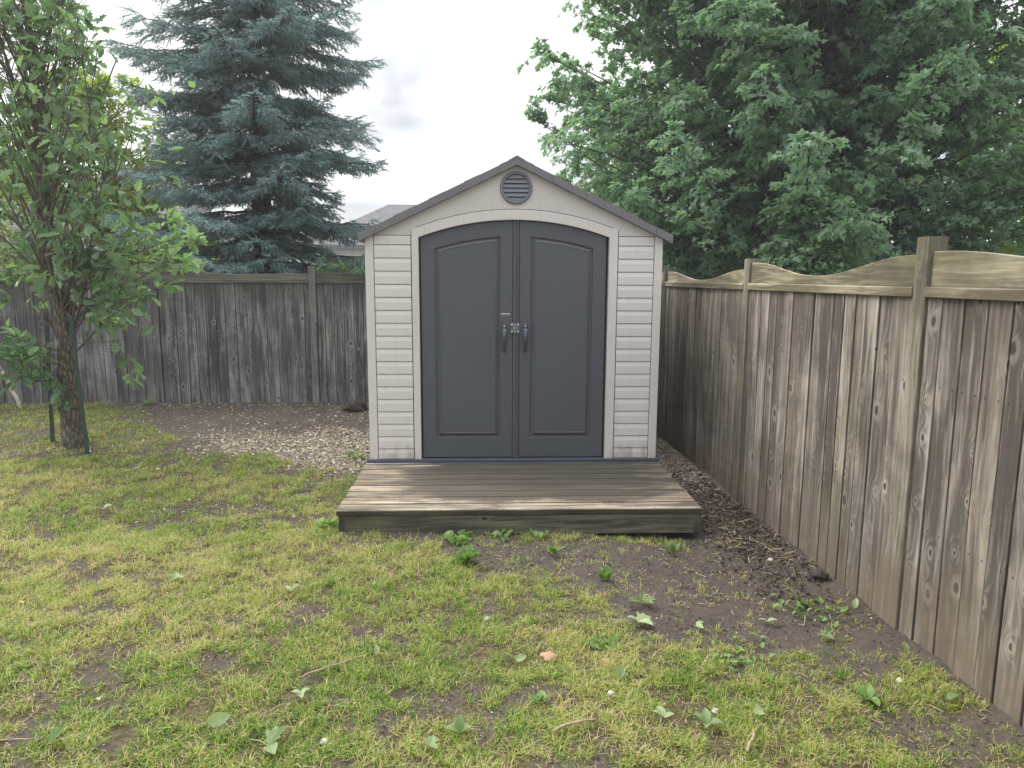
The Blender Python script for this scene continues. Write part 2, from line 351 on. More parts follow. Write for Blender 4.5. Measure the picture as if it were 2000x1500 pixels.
M_DRK = plastic_mat('dark_plastic', (0.028, 0.03, 0.036), 'n', 0.6)
M_BACK = plastic_mat('seam_shadow_plastic', (0.05, 0.046, 0.043), 'n', 0.7)
M_ROOF = plastic_mat('grey_roof_plastic', (0.155, 0.155, 0.165), 'n', 0.5)
M_VENT = plastic_mat('grey_vent_plastic', (0.15, 0.155, 0.185), 'n', 0.45)
M_BLUE = plastic_mat('blue_grey_base_plastic', (0.055, 0.068, 0.105), 'n', 0.5)
M_HAND = simple_mat('dark_forged_metal', (0.10, 0.11, 0.13), 0.32, 0.6, 0.35, 60)
M_ZINC = simple_mat('zinc_plated_steel', (0.62, 0.63, 0.65), 0.35, 0.9, 0.1, 60)
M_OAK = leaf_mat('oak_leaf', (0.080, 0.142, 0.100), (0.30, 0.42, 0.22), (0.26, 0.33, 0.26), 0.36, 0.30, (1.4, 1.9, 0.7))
M_MAP = leaf_mat('maple_leaf', (0.095, 0.175, 0.130), (0.34, 0.46, 0.32), (0.25, 0.34, 0.27), 0.44, 0.45, (1.3, 1.7, 0.9))
M_YEL = leaf_mat('yellow_green_leaf', (0.12, 0.19, 0.035), (0.30, 0.38, 0.09), None, 0.45, 0.5)
M_BGT = leaf_mat('background_leaf', (0.07, 0.125, 0.05), (0.22, 0.30, 0.11), None, 0.4, 0.55)
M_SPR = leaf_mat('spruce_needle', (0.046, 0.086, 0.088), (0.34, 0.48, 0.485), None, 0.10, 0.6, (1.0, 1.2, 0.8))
M_FALL = leaf_mat('fallen_leaf', (0.09, 0.16, 0.045), (0.36, 0.44, 0.24), (0.36, 0.42, 0.28), 0.25, 0.5)
m, nt, out = new_mat('grass_blade'); v = N(nt, 'ShaderNodeAttribute', attribute_name='tint').outputs['Fac']
rp = N(nt, 'ShaderNodeValToRGB', {0: v}); el_ = rp.color_ramp.elements
el_[0].position = 0; el_[0].color = (.080, .180, .035, 1); el_[1].position = 1; el_[1].color = (.60, .50, .30, 1)
for p_, c_ in ((.32, (.29, .42, .07)), (.6, (.48, .50, .15)), (.82, (.50, .43, .22))): e_ = el_.new(p_); e_.color = (*c_, 1)
b = N(nt, 'ShaderNodeBsdfPrincipled', {'Base Color': rp.outputs[0], 'Roughness': .5, 'Specular IOR Level': .35})
tr = N(nt, 'ShaderNodeBsdfTranslucent', {'Color': MIX(nt, 1.0, rp.outputs[0], (1.25, 1.3, .8), 'MULTIPLY')})
nt.links.new(N(nt, 'ShaderNodeMixShader', {0: .4, 1: b.outputs[0], 2: tr.outputs[0]}).outputs[0], out.inputs[0]); M_GRASS = m
M_WEED = leaf_mat('weed_leaf', (0.07, 0.15, 0.035), (0.22, 0.34, 0.10), None, 0.3, 0.5)
M_YLF = leaf_mat('autumn_leaf', (0.50, 0.30, 0.05), (0.60, 0.40, 0.08), None, 0.25, 0.6)
M_BARK = bark_mat('oak_bark', (0.055, 0.045, 0.036), (0.36, 0.31, 0.255), 1.0)
M_TWIG = simple_mat('twig_bark', (0.13, 0.11, 0.09), 0.85, 0, 0.35, 40)
M_MBRK = bark_mat('maple_bark', (0.05, 0.045, 0.042), (0.14, 0.125, 0.115), 0.5)
M_SBRK = bark_mat('spruce_bark', (0.05, 0.036, 0.03), (0.15, 0.11, 0.095), 0.6)
M_STK = simple_mat('dry_stick', (0.33, 0.26, 0.18), 0.85, 0, 0.3, 60)
M_STONE = simple_mat('pale_stone', (0.50, 0.46, 0.44), 0.8, 0, 0.25, 50)
M_POST = simple_mat('green_painted_steel', (0.035, 0.06, 0.05), 0.5, 0.2, 0.35, 25)

# ------------------------------------------------------------------ ground
POLY_DIRT = np.array([(-0.60, -1.22), (1.22, -1.18), (1.70, -1.25), (1.75, -2.05), (1.72, -2.75), (1.40, -2.92), (1.10, -2.80), (0.8, -2.66), (0.5, -2.62), (0.27, -2.45), (0.33, -2.2), (-0.02, -2.0), (-0.22, -1.72), (-0.45, -1.5)])
POLY_BACK = np.array([(-5.1, 3.55), (1.6, 3.6), (1.6, 2.2), (-1.1, 2.2), (-1.1, 0.15), (-1.5, 0.22), (-2.05, 0.7), (-2.9, 1.0), (-3.6, 1.75), (-4.2, 2.5)])
POLY_STRIP = np.array([(1.1, 3.5), (1.75, 3.5), (1.8, -1.4), (1.15, -1.3)])
def sdist(x, y, poly):
    """signed distance, positive inside"""
    d = np.full(x.shape, 1e9); inside = np.zeros(x.shape, bool); n = len(poly)
    for i in range(n):
        ax, ay = poly[i]; bx, by = poly[(i + 1) % n]
        ex, ey = bx - ax, by - ay
        t = np.clip(((x - ax) * ex + (y - ay) * ey) / (ex * ex + ey * ey), 0, 1)
        d = np.minimum(d, np.hypot(x - ax - t * ex, y - ay - t * ey))
        c = ((ay > y) != (by > y)) & (x < (bx - ax) * (y - ay) / (by - ay + 1e-12) + ax); inside ^= c
    return np.where(inside, d, -d)
def sstep(a, b, v): t = np.clip((v - a) / (b - a), 0, 1); return t * t * (3 - 2 * t)
def fence_x(y): return 1.62 - 0.0333 * y
def masks(x, y):
    n1 = fbm(x, y, 2.2, 3) - 0.5; n2 = fbm(x, y, 7, 13) - 0.5
    wob = n1 * 0.55 + n2 * 0.28
    dirt = sstep(-0.05, 0.10, sdist(x, y, POLY_DIRT) + wob)
    back = sstep(-0.08, 0.16, sdist(x, y, POLY_BACK) + wob * 1.2)
    strip = sstep(-0.03, 0.05, sdist(x, y, POLY_STRIP) + wob * 0.2)
    along = sstep(0.20, 0.03, fence_x(y) - x + wob * 0.5) * (x < 2.2)
    oakb = sstep(0.15, 0.6, 0.95 - np.hypot((x + 4.2) / 1.9, (y - 1.05) / 0.48) + wob * 1.2) * 0.75
    bare = sstep(0.55, 0.70, fbm(x, y, 4.3, 31, 4) + (fbm(x, y, 1.2, 35, 2) - 0.5) * 0.22 + (fbm(x, y, 17, 41) - 0.5) * 0.42) * 0.85
    rb = sstep(0.15, 0.55, 0.8 - np.hypot((x - 1.45) / 0.6, (y + 3.35) / 0.28) + wob) * 0.8
    deck = ((np.abs(x) < 1.15) & (y > -1.15) & (y < 2.3)) * 1.0
    soil = np.clip(np.maximum.reduce([dirt, back, strip, along, oakb, bare, rb, deck]), 0, 1)
    chips = np.maximum(back * sstep(0.9, 0.15, np.hypot((x + 1.75) / 1.7, (y - 1.05) / 1.0) * 0.75 + n1 * 0.5), strip * sstep(-0.9, 0.3, y))
    return soil, np.clip(chips, 0, 1), back
def gz(x, y):
    x = np.asarray(x, float); y = np.asarray(y, float)
    z = -0.165 + 0.05 * sstep(1.5, 3.5, y) + (fbm(x, y, 0.8, 51, 3) - 0.5) * 0.05
    z += (fbm(x, y, 5, 61, 3) - 0.5) * 0.028
    near = sstep(5, 3, np.hypot(x, y + 1))
    z += near * (fbm(x, y, 19, 71, 3) - 0.5) * 0.018
    z -= 0.055 * np.exp(-((x - 0.95) ** 2 / 0.25 + (y + 1.15) ** 2 / 0.06))
    z += 0.02 * np.exp(-((x - fence_x(y)) ** 2) / 0.02)
    return z
def axis(lo, hi, step, far, grow=1.22):
    a = list(np.arange(lo, hi, step)); s = step; v = lo
    left = []
    while v > -far: s *= grow; v -= s; left.append(v)
    s = step; v = a[-1]; right = []
    while v < far: s *= grow; v += s; right.append(v)
    return np.array(left[::-1] + a + right)
xs = axis(-5.2, 2.2, 0.022, 130); ys = axis(-4.0, 3.6, 0.022, 130)
X, Y = np.meshgrid(xs, ys, indexing='ij'); Z = gz(X, Y)
soil, chips, _ = masks(X, Y)
fine = (fbm(X, Y, 60, 81, 2) - 0.5) * 0.014 * soil * (np.abs(X + 1.5) < 4) * (np.abs(Y) < 4)
Z = Z + fine
nx, ny = X.shape; i = np.arange(nx - 1)[:, None] * ny; j = np.arange(ny - 1)[None]
F = np.stack([i + j, i + j + ny, i + j + ny + 1, i + j + 1], -1).reshape(-1, 4)
m, nt, out = new_mat('lawn_soil')
so_ = N(nt, 'ShaderNodeAttribute', attribute_name='soil').outputs['Fac']; ch_ = N(nt, 'ShaderNodeAttribute', attribute_name='chips').outputs['Fac']
P = geo(nt); n1 = NOISE(nt, P, 2.5, 5, 0.65); n2 = NOISE(nt, P, 45, 5, 0.7); n3 = NOISE(nt, P, 260, 3, 0.6)
c_s = MIX(nt, MR(nt, n2, 0.3, 0.7), (0.044, 0.037, 0.033), (0.118, 0.099, 0.088))
c_s = MIX(nt, MR(nt, n1, 0.4, 0.65, 0, 0.5), c_s, (0.125, 0.104, 0.091))
c_t = MIX(nt, MR(nt, n2, 0.3, 0.7), (0.035, 0.030, 0.018), (0.17, 0.14, 0.08))
c = MIX(nt, M(nt, 'ADD', so_, MR(nt, n2, 0.3, 0.7, -0.2, 0.2), clamp=True), c_t, c_s)
vo = N(nt, 'ShaderNodeTexVoronoi', {'Vector': P, 'Scale': 75.0, 'Randomness': 1.0})
vc = N(nt, 'ShaderNodeSeparateColor', {0: vo.outputs['Color']}).outputs[0]
c_c = MIX(nt, vc, (0.10, 0.078, 0.062), (0.40, 0.34, 0.27))
c = MIX(nt, M(nt, 'MULTIPLY', ch_, 0.8), c, c_c)
sp_ = N(nt, 'ShaderNodeTexVoronoi', {'Vector': P, 'Scale': 38.0, 'Randomness': 1.0})
spd = M(nt, 'MULTIPLY', M(nt, 'LESS_THAN', sp_.outputs['Distance'], 0.14), M(nt, 'GREATER_THAN', N(nt, 'ShaderNodeSeparateColor', {0: sp_.outputs['Color']}).outputs[1], 0.88))
c = MIX(nt, M(nt, 'MULTIPLY', spd, so_), c, (0.42, 0.37, 0.31))
hh = M(nt, 'ADD', M(nt, 'MULTIPLY', n2, 0.7), M(nt, 'MULTIPLY', n3, 0.4))
principled(nt, out, c, 0.95, hh, 0.8, 0.012, spec=0.15)
g = G(); g.add(np.stack([X, Y, Z], -1).reshape(-1, 3), F, soil=soil.ravel(), chips=chips.ravel())
tag(g.build('ground', m, None, True), kind='structure')

# ------------------------------------------------------------------ deck
dk = thing('wooden_deck', 'low stained wooden deck platform under the shed and in front of its doors', 'deck')
g = G(); y = -1.222; k = 0
while y < 2.3:
    wd = 0.136; L = 2.362
    board(g, (-1.183 + rng.normal(0, 0.003), y, -0.036 + rng.normal(0, 0.0006)), (0, 1, 0), (1, 0, 0), (0, 0, 1), wd, L, 0.036, rng.random(), c=0.006, nl=7, warp=0.0008)
    y += wd + rng.uniform(0.005, 0.008); k += 1
g.build('deck_boards', MW_D, dk)
g = G(); board(g, (-1.135, -1.207, -0.172), (0, 0, 1), (1, 0, 0), (0, 1, 0), 0.134, 2.27, 0.036, 0.37, c=0.003, nl=5)
g.build('front_fascia', MW_S, dk)
for sx, s in ((-1.172, 0.11), (1.136, 0.78)):
    g = G(); board(g, (sx, -1.2075, -0.1715), (0, 0, 1), (0, 1, 0), (1, 0, 0), 0.134, 3.45, 0.036, s, c=0.003, nl=5)
    g.build('side_fascia', MW_S, dk)
g = G(); board(g, (-1.135, 2.21, -0.172), (0, 0, 1), (1, 0, 0), (0, 1, 0), 0.134, 2.27, 0.036, 0.57, c=0.003)
g.build('rear_fascia', MW_S, dk)

# ------------------------------------------------------------------ shed
shed = thing('storage_shed', 'beige plastic garden shed with dark grey arched double doors standing on the wooden deck', 'shed')
ZS = 0.022
g = G(); cbox(g, -1.182, 1.188, -0.034, 2.27, 0.001, ZS + 0.006, 0.004, 'x'); box(g, -0.06, 0.075, -0.042, -0.033, 0.002, 0.02)
g.build('base_rim', M_BLUE, shed)
# backing walls (seams show as thin dark lines)
APX, APZ, SL = 0.012, 2.335, 0.478
def roofz(x): return APZ - abs(x - APX) * SL
g = G(); box(g, -1.15, 1.15, 2.19, 2.235, ZS, 1.79); box(g, -1.156, -1.12, 0.03, 2.19, ZS, 1.77); box(g, 1.12, 1.156, 0.03, 2.19, ZS, 1.77)
for yy in (2.19,):
    V = [(-1.15, yy, 1.79), (1.15, yy, 1.79), (APX, yy, APZ - 0.01), (-1.15, yy + .045, 1.79), (1.15, yy + .045, 1.79), (APX, yy + .045, APZ - 0.01)]
    g.add(V, [np.array([(0, 1, 2), (5, 4, 3)]), np.array([(0, 2, 5, 3), (1, 4, 5, 2)])])
g.build('wall', M_SID, shed)
g = G()
for x0, x1 in ((-1.15, -0.755), (0.745, 1.15)): box(g, x0, x1, 0.0, 0.02, ZS + .006, 1.80)
V = []; xx = np.linspace(-1.15, 1.15, 41)
RA = (0.735 ** 2 + 0.131 ** 2) / (2 * 0.131)
def arc(x, off=0.0, cx=0.005): return 1.921 + off - RA + math.sqrt(max(RA * RA - (x - cx) ** 2, 0))
lo = [max(1.795, arc(x, 0.02)) if abs(x) < 0.80 else 1.795 for x in xx]; hi = [roofz(x) - 0.012 for x in xx]
n = len(xx); V = [(x, 0.0, a) for x, a in zip(xx, lo)] + [(x, 0.0, max(b, a + .001)) for x, a, b in zip(xx, lo, hi)]
j = np.arange(n - 1); g.add(V, np.stack([j, j + 1, j + n + 1, j + n], -1))
g.build('backing_panel', M_BACK, shed)
def slab(g, outline, y0, y1, bev=0.003):
    """extrude an outline in the xz-plane to a slab with a bevelled front edge; outline counter-clockwise seen from -y"""
    P = np.array(outline, float); n = len(P)
    d0 = norm(P - np.roll(P, 1, 0)); d1 = norm(np.roll(P, -1, 0) - P)
    nr = norm(np.c_[-(d0[:, 1] + d1[:, 1]), d0[:, 0] + d1[:, 0]])
    cosv = np.clip((nr * np.c_[-d0[:, 1], d0[:, 0]]).sum(1), 0.4, 1)
    I = P + nr * (bev / cosv)[:, None]
    V = [(p[0], y1, p[1]) for p in P] + [(p[0], y0 + bev, p[1]) for p in P] + [(p[0], y0, p[1]) for p in I]
    j = np.arange(n); k = (j + 1) % n
    g.add(V, [np.stack([j, k, k + n, j + n], -1), np.stack([j + n, k + n, k + 2 * n, j + 2 * n], -1), (j + 2 * n)[None]])
# gable
g = G()
SG = 0.003
AO = lambda x: arc(x, 0.0845) if abs(x) < 0.80 else 0
pts = [(-1.098, 1.803), (-0.805, 1.803), (-0.805, AO(-0.799))]
pts += [(x, AO(x)) for x in np.linspace(-0.76, 0.77, 25)]
pts += [(0.811, AO(0.799)), (0.811, 1.803), (1.118, 1.803), (1.117, roofz(1.117) + .001), (APX, APZ - 0.006), (-1.097, roofz(-1.097) + .001)]
# split down the middle so both faces stay simple
left = [p for p in pts if p[0] <= 0.0]; right = [p for p in pts if p[0] > 0.0]
mid = (0.0, arc(0, 0.0845)); midt = (0.0, APZ - 0.008)
i_apx = pts.index((APX, APZ - 0.006))
lp = [p for p in pts[:i_apx] if p[0] < 0] ; lp += [mid, midt] + [pts[-1]]
rp = [mid] + [p for p in pts[:i_apx + 1] if p[0] > 0] + [midt]
def slab_flat(g, outline, y0, y1):
    P = np.array(outline); n = len(P); V = [(p[0], y1, p[1]) for p in P] + [(p[0], y0, p[1]) for p in P]
    j = np.arange(n); k = (j + 1) % n; g.add(V, [np.stack([j, k, k + n, j + n], -1), (j + n)[None]])
slab_flat(g, lp, -0.010, 0.004); slab_flat(g, rp, -0.010, 0.004)
g.build('gable_panel', M_GAB, shed)
# corner trims and siding panels
for s in (-1, 1):
    g = G(); a, b = (-1.160, -1.0945) if s < 0 else (1.0945, 1.160)
    cbox(g, a, b, -0.012, 0.03, ZS + .006, 1.785, 0.004, 'z'); box(g, a + .001, b - .001, -0.0115, .02, 1.785, 1.800); g.build('corner_trim', M_BEI, shed)
    g = G(); a, b = (-1.089, -0.808) if s < 0 else (0.812, 1.089)
    zs = [ZS + .006] + list(np.linspace(0.112, 1.728, 17)) + [1.800]
    for z0, z1 in zip(zs[:-1], zs[1:]):
        h = z1 - z0; hh = min(h, 0.101)
        zz = [z0 + 0.001, z0 + .004, z0 + max(h - 0.036, .02), z0 + max(h - 0.033, .024), z1 - 0.0022, z1 - .0012]
        if z1 > 1.79: zz = [z0 + .001, z0 + .004, z1 - .02, z1 - .012, z1 - .003, z1 - .001]
        yy = [-0.009, -0.0125, -0.0125, -0.0118, -0.0062, 0.002]
        if z1 > 1.79: yy = [-0.008, -0.0125, -0.0125, -0.0125, -0.011, 0.002]
        V = [(a, y_, z_) for y_, z_ in zip(yy, zz)] + [(b, y_, z_) for y_, z_ in zip(yy, zz)] + [(a, .002, zz[0]), (b, .002, zz[0])]
        f = [(q, q + 6, q + 7, q + 1) for q in range(5)] + [(12, 13, 6, 0)]
        g.add(V, [np.array(f)])
        g.add([(a, y_, z_) for y_, z_ in zip(yy, zz)] + [(a, .002, zz[0])], [np.arange(7)[None]]); g.add([(b, y_, z_) for y_, z_ in zip(yy, zz)] + [(b, .002, zz[0])], [np.arange(7)[::-1][None]])
    g.build('siding_panel', M_SID, shed)
# door surround: two jambs and the arch
ns = 30
def ring_arch(g, o0, o1, xl, xr, y0, y1, zj):
    """band between arcs with offsets o0 (inner), o1 (outer) running down as jambs to zj"""
    inn = [(xl[0], zj), (xl[0], arc(xl[0], o0))] + [(x, arc(x, o0)) for x in np.linspace(xl[0], xr[0], ns)[1:-1]] + [(xr[0], arc(xr[0], o0)), (xr[0], zj)]
    oo = [(xl[1], zj), (xl[1], arc(xl[0], o1) - 0.012)] + [(x, arc(x, o1)) for x in np.linspace(xl[1], xr[1], ns)[1:-1]] + [(xr[1], arc(xr[0], o1) - 0.012), (xr[1], zj)]
    n = len(inn); b = 0.004
    I = np.array(inn); O = np.array(oo); D = norm(O - I)
    loops = [np.c_[I[:, 0], np.full(n, y1), I[:, 1]], np.c_[I[:, 0], np.full(n, y0 + b), I[:, 1]], np.c_[(I + D * b)[:, 0], np.full(n, y0), (I + D * b)[:, 1]],
             np.c_[(O - D * b)[:, 0], np.full(n, y0), (O - D * b)[:, 1]], np.c_[O[:, 0], np.full(n, y0 + b), O[:, 1]], np.c_[O[:, 0], np.full(n, y1), O[:, 1]]]
    V = np.concatenate(loops); j = np.arange(n - 1)
    g.add(V, [np.concatenate([np.stack([j + q * n, j + q * n + n, j + 1 + q * n + n, j + 1 + q * n], -1) for q in range(5)])])
g = G(); ring_arch(g, 0.0, 0.079, (-0.747, -0.801), (0.737, 0.806), -0.017, 0.05, ZS + .006)
g.build('door_surround', M_BEI, shed)
# doors
DY = 0.012
def door(x0, x1, px0, px1, mir):
    t = G(); n = 18
    def outline(a, b, z0, off): return [(a, z0), (b, z0)] + [(x, arc(x, off)) for x in np.linspace(b, a, n)]
    b0 = 0.003
    loops = [(outline(x0, x1, ZS + .012, -0.004), DY + .035), (outline(x0, x1, ZS + .012, -0.004), DY + .004), (outline(x0 + b0, x1 - b0, ZS + .015, -0.007), DY),
             (outline(px0, px1, 0.194, -0.122), DY), (outline(px0 + .004, px1 - .004, 0.198, -0.126), DY + .011), (outline(px0 + .014, px1 - .014, 0.208, -0.135), DY + .013),
             (outline(px0 + .040, px1 - .040, 0.238, -0.158), DY - 0.004), (outline(px0 + .046, px1 - .046, 0.243, -0.163), DY - 0.001)]
    m_ = n + 2; V = []
    for l, y_ in loops: V += [(p[0], y_, p[1]) for p in l]
    j = np.arange(m_); k = (j + 1) % m_
    fs = [np.concatenate([np.stack([j + q * m_, k + q * m_, k + q * m_ + m_, j + q * m_ + m_], -1) for q in range(len(loops) - 1)])]
    fs.append((j + (len(loops) - 1) * m_)[None])
    t.add(V, fs)
    return t
dl_ = door(-0.734, -0.013, -0.628, -0.111, 1).build('door', M_DOOR, shed); dr_ = door(0.036, 0.720, 0.124, 0.616, 0).build('door', M_DOOR, shed)
# astragal strip
g = G(); V = []
prof = [(-0.011, .03), (-0.011, .004), (-.007, .002), (0.010, .002), (.012, .008), (.016, .008), (.018, 0.0), (.031, 0.0), (.034, .006), (.034, .03)]
zt = [arc(p[0], -0.004) for p in prof]
V = [(p[0], p[1] + .002, ZS + .010) for p in prof] + [(p[0], p[1] + .002, z) for p, z in zip(prof, zt)]
n = len(prof); j = np.arange(n - 1); g.add(V, np.stack([j, j + 1, j + 1 + n, j + n], -1)); g.build('meeting_strip', M_DOOR, shed)
# dark interior behind the door gaps
g = G(); box(g, -0.75, 0.74, 0.055, 0.06, ZS + .006, 1.80); g.build('inner_panel', M_DRK, shed)
# handles
for nm, hx, dd in (('h', -0.080, dl_), ('h', 0.0865, dr_)):
    g = G()
    zz = np.array([1.088, 1.075, 1.05, 1.02, 0.99, 0.96, 0.93, 0.912, 0.903, 0.897]); yy = DY - np.array([.012, .024, .033, .037, .036, .030, .020, .012, .010, .004])
    wx = np.array([.0165, .0175, .0165, .0155, .0145, .0135, .0125, .0125, .011, .006]); ty = np.array([.007, .007, .0065, .006, .006, .006, .006, .007, .008, .006])
    a = np.linspace(0, 2 * np.pi, 12, endpoint=False)
    V = np.stack([hx + wx[:, None] * np.cos(a), yy[:, None] + ty[:, None] * np.sin(a), np.repeat(zz[:, None], 12, 1)], -1)
    i = np.arange(9)[:, None] * 12; j = np.arange(12)[None]; k = (j + 1) % 12
    g.add(V.reshape(-1, 3), [np.stack([i + j, i + k, i + 12 + k, i + 12 + j], -1).reshape(-1, 4), np.arange(12)[None], (np.arange(12)[::-1] + 108)[None]])
    h_ = g.build('handle', M_HAND, dd, True)
    g = G(); slab(g, [(hx - .0165, 1.083), (hx + .0165, 1.083), (hx + .017, 1.108), (hx + .011, 1.118), (hx - .011, 1.118), (hx - .017, 1.108)], DY - .016, DY + .001, .003)
    g.build('handle_plate', M_HAND, h_); g = G(); slab(g, [(hx - .009, .886), (hx + .009, .886), (hx + .011, .91), (hx - .011, .91)], DY - .010, DY + .001, .003)
    g.build('handle_foot', M_HAND, h_)
    g = G(); tube(g, [(hx, DY - .0165, 1.101), (hx, DY - .021, 1.101)], [.0075, .007], 12); g.build('lock_cylinder', M_ZINC, h_)
# hasp
hs = G(); slab(hs, [(-.030, 1.046), (-.003, 1.046), (-.003, 1.122), (-.030, 1.122)], DY - .011 - .004, DY + .002, .001)
slab(hs, [(.010, 1.046), (.040, 1.046), (.040, 1.122), (.010, 1.122)], DY - .011 - .006, DY + .002, .001)
M_PLT = simple_mat('dull_steel_plate', (0.16, 0.17, 0.19), 0.45, 0.7, 0.2, 60)
ho = hs.build('hasp', M_PLT, shed)
g = G(); tube(g, [(.004, DY - .011 - .008, 1.043), (.004, DY - .011 - .008, 1.124)], .0045, 8)
tube(g, [(-.027, DY - .011 - .006, 1.10), (-.027, DY - .011 - .006, 1.120), (-.010, DY - .011 - .006, 1.121), (-.008, DY - .011 - .006, 1.112)], .0022, 6); g.build('hinge_pin', M_ZINC, ho)
for sx in (-.020, .028):
    for sz in (1.056, 1.111): g = G(); tube(g, [(sx, DY - .011 - .004, sz), (sx, DY - .011 - .0085, sz), (sx, DY - .011 - .010, sz)], [.006, .006, .003], 10); g.build('screw', M_ZINC, ho)
# nameplate with lettering
np_ = G(); slab(np_, [(-.110, 1.181), (-.036, 1.181), (-.036, 1.201), (-.110, 1.201)], DY - .003, DY + .001, .001); npo = np_.build('nameplate', M_ZINC, dl_)
g = G(); slab(g, [(-.1075, 1.1835), (-.0385, 1.1835), (-.0385, 1.1985), (-.1075, 1.1985)], DY - .0038, DY - .002, .0005); g.build('nameplate_field', M_DRK, npo)
M_LET = simple_mat('silver_lettering', (0.75, 0.74, 0.70), 0.4, 0.3, 0.02)
cu_ = bpy.data.curves.new('lettering', 'FONT'); cu_.body = 'LIFETIME'; cu_.size = 0.0155; cu_.align_x = 'CENTER'; cu_.align_y = 'CENTER'; cu_.extrude = 0.0004
to = bpy.data.objects.new('tmp', cu_); scene.collection.objects.link(to); bpy.context.view_layer.update()
me = bpy.data.meshes.new_from_object(to.evaluated_get(bpy.context.evaluated_depsgraph_get())); bpy.data.objects.remove(to)
me.materials.clear(); me.materials.append(M_LET); me.transform(Matrix.Translation((-.073, DY - .0044, 1.191)) @ Matrix.Rotation(R(90), 4, 'X') @ Matrix.Diagonal((0.98, 1, 1, 1)))
lo_ = bpy.data.objects.new('lettering', me); scene.collection.objects.link(lo_); lo_.parent = npo
# vent
vx, vz = 0.0075, 2.162
def ringprof(g, prof, n=48, cx=vx, cz=vz):
    a = np.linspace(0, 2 * np.pi, n, endpoint=False); V = [(cx + r * math.cos(t), y_, cz + r * math.sin(t)) for r, y_ in prof for t in a]
    j = np.arange(n); k = (j + 1) % n; g.add(V, [np.concatenate([np.stack([j + q * n, k + q * n, k + q * n + n, j + q * n + n], -1) for q in range(len(prof) - 1)])])
g = G(); ringprof(g, [(0.145, -.0095), (0.138, -.0125), (0.128, -.0125), (0.122, -.011)]); g.build('vent_collar', M_GAB, shed, True)
g = G(); ringprof(g, [(0.125, -.009), (0.1245, -.020), (0.121, -.024), (0.104, -.024), (0.100, -.020), (0.099, -.0105)]); vo_ = g.build('vent', M_VENT, shed, True)
g = G(); a = np.linspace(0, 2 * np.pi, 40, endpoint=False); g.add([(vx + .1 * math.cos(t), -.0108, vz + .1 * math.sin(t)) for t in a], [np.arange(40)[::-1][None]]); g.build('vent_backing', M_DRK, vo_)
for q in range(6):
    zc_ = vz + 0.083 - q * 0.0335; zb = zc_ - 0.0135; ztp = zc_ + 0.0135
    def hw(z): return math.sqrt(max(0.100 ** 2 - (z - vz) ** 2, 1e-6))
    wb, wt = hw(zb) - .001, hw(ztp) - .001
    g = G()
    nn = 14; V = []
    for s_ in np.linspace(-1, 1, nn):
        rp_ = rng.normal(0, 0.0007)
        V += [(vx + wb * s_, -.0225 + rp_, zb), (vx + wt * s_, -.0115, ztp), (vx + wb * s_, -.0185, zb - .002), (vx + wt * s_, -.011, ztp - .006)]
    fs = []
    for c_ in range(nn - 1):
        b_ = c_ * 4; fs += [(b_, b_ + 4, b_ + 5, b_ + 1), (b_ + 2, b_ + 6, b_ + 4, b_), (b_ + 3, b_ + 7, b_ + 6, b_ + 2)]
    g.add(V, [np.array(fs)]); g.build('louver', M_VENT, vo_)
# roof: two slopes of stepped shingle courses with a solid fascia edge
for s in (-1, 1):
    g = G(); L = 1.216; run = L; ncs = 9; y0r, y1r = -0.055, 2.31
    for q in range(ncs):
        d0 = run * q / ncs; d1 = run * (q + 1) / ncs
        xa, xb = APX + s * (d0 + (0.0015 if q else -0.0)), APX + s * (d1 - .0015)
        zt0 = APZ + 0.052 - d0 * SL; zt1 = APZ + 0.052 - d1 * SL; th = 0.006 if q % 2 == 0 else 0.002
        bt = 0.058
        fo = -0.002 if q % 2 == 0 else 0.001
        V = [(xa, y0r + fo, zt0 - bt), (xb, y0r + fo, zt1 - bt), (xb, y0r + fo, zt1 + th), (xa, y0r + fo, zt0 + th * .3), (xa, y1r, zt0 - bt), (xb, y1r, zt1 - bt), (xb, y1r, zt1 + th), (xa, y1r, zt0 + th * .3)]
        F_ = [(0, 1, 2, 3), (7, 6, 5, 4), (3, 2, 6, 7), (4, 5, 1, 0), (1, 5, 6, 2), (4, 0, 3, 7)]
        if s < 0: F_ = [f_[::-1] for f_ in F_]
        g.add(V, [np.array(F_)])
    e0, e1 = APX, APX + s * (run - .004); za, zb_ = APZ + .052, APZ + .052 - (run - .004) * SL
    V = [(e0, y0r + .004, za - .055), (e1, y0r + .004, zb_ - .055), (e1, y0r + .004, zb_ - .004), (e0, y0r + .004, za - .004), (e0, y1r - .004, za - .055), (e1, y1r - .004, zb_ - .055), (e1, y1r - .004, zb_ - .004), (e0, y1r - .004, za - .004)]
    F_ = [(0, 1, 2, 3), (7, 6, 5, 4), (3, 2, 6, 7), (4, 5, 1, 0), (1, 5, 6, 2)]
    g.add(V, [np.array([f_[::-1] for f_ in F_] if s < 0 else F_)])
    g.build('roof_slope', M_ROOF, shed)
g = G(); 
c5 = [(-.06, .052 - .06 * SL + .006), (0, .052 + .010), (.06, .052 - .06 * SL + .006), (.06, .052 - .06 * SL - .004), (0, .045), (-.06, .052 - .06 * SL - .004)]
V = [(APX + a_, yy_, APZ + b_) for yy_ in (-.060, 2.315) for a_, b_ in c5]; j = np.arange(6); k = (j + 1) % 6
g.add(V, [np.stack([j, k, k + 6, j + 6], -1)[:, ::-1], np.array([(0, 1, 4, 5), (1, 2, 3, 4)])[:, ::-1], np.array([(6, 7, 10, 11), (7, 8, 9, 10)])]); g.build('ridge_cap', M_ROOF, shed)

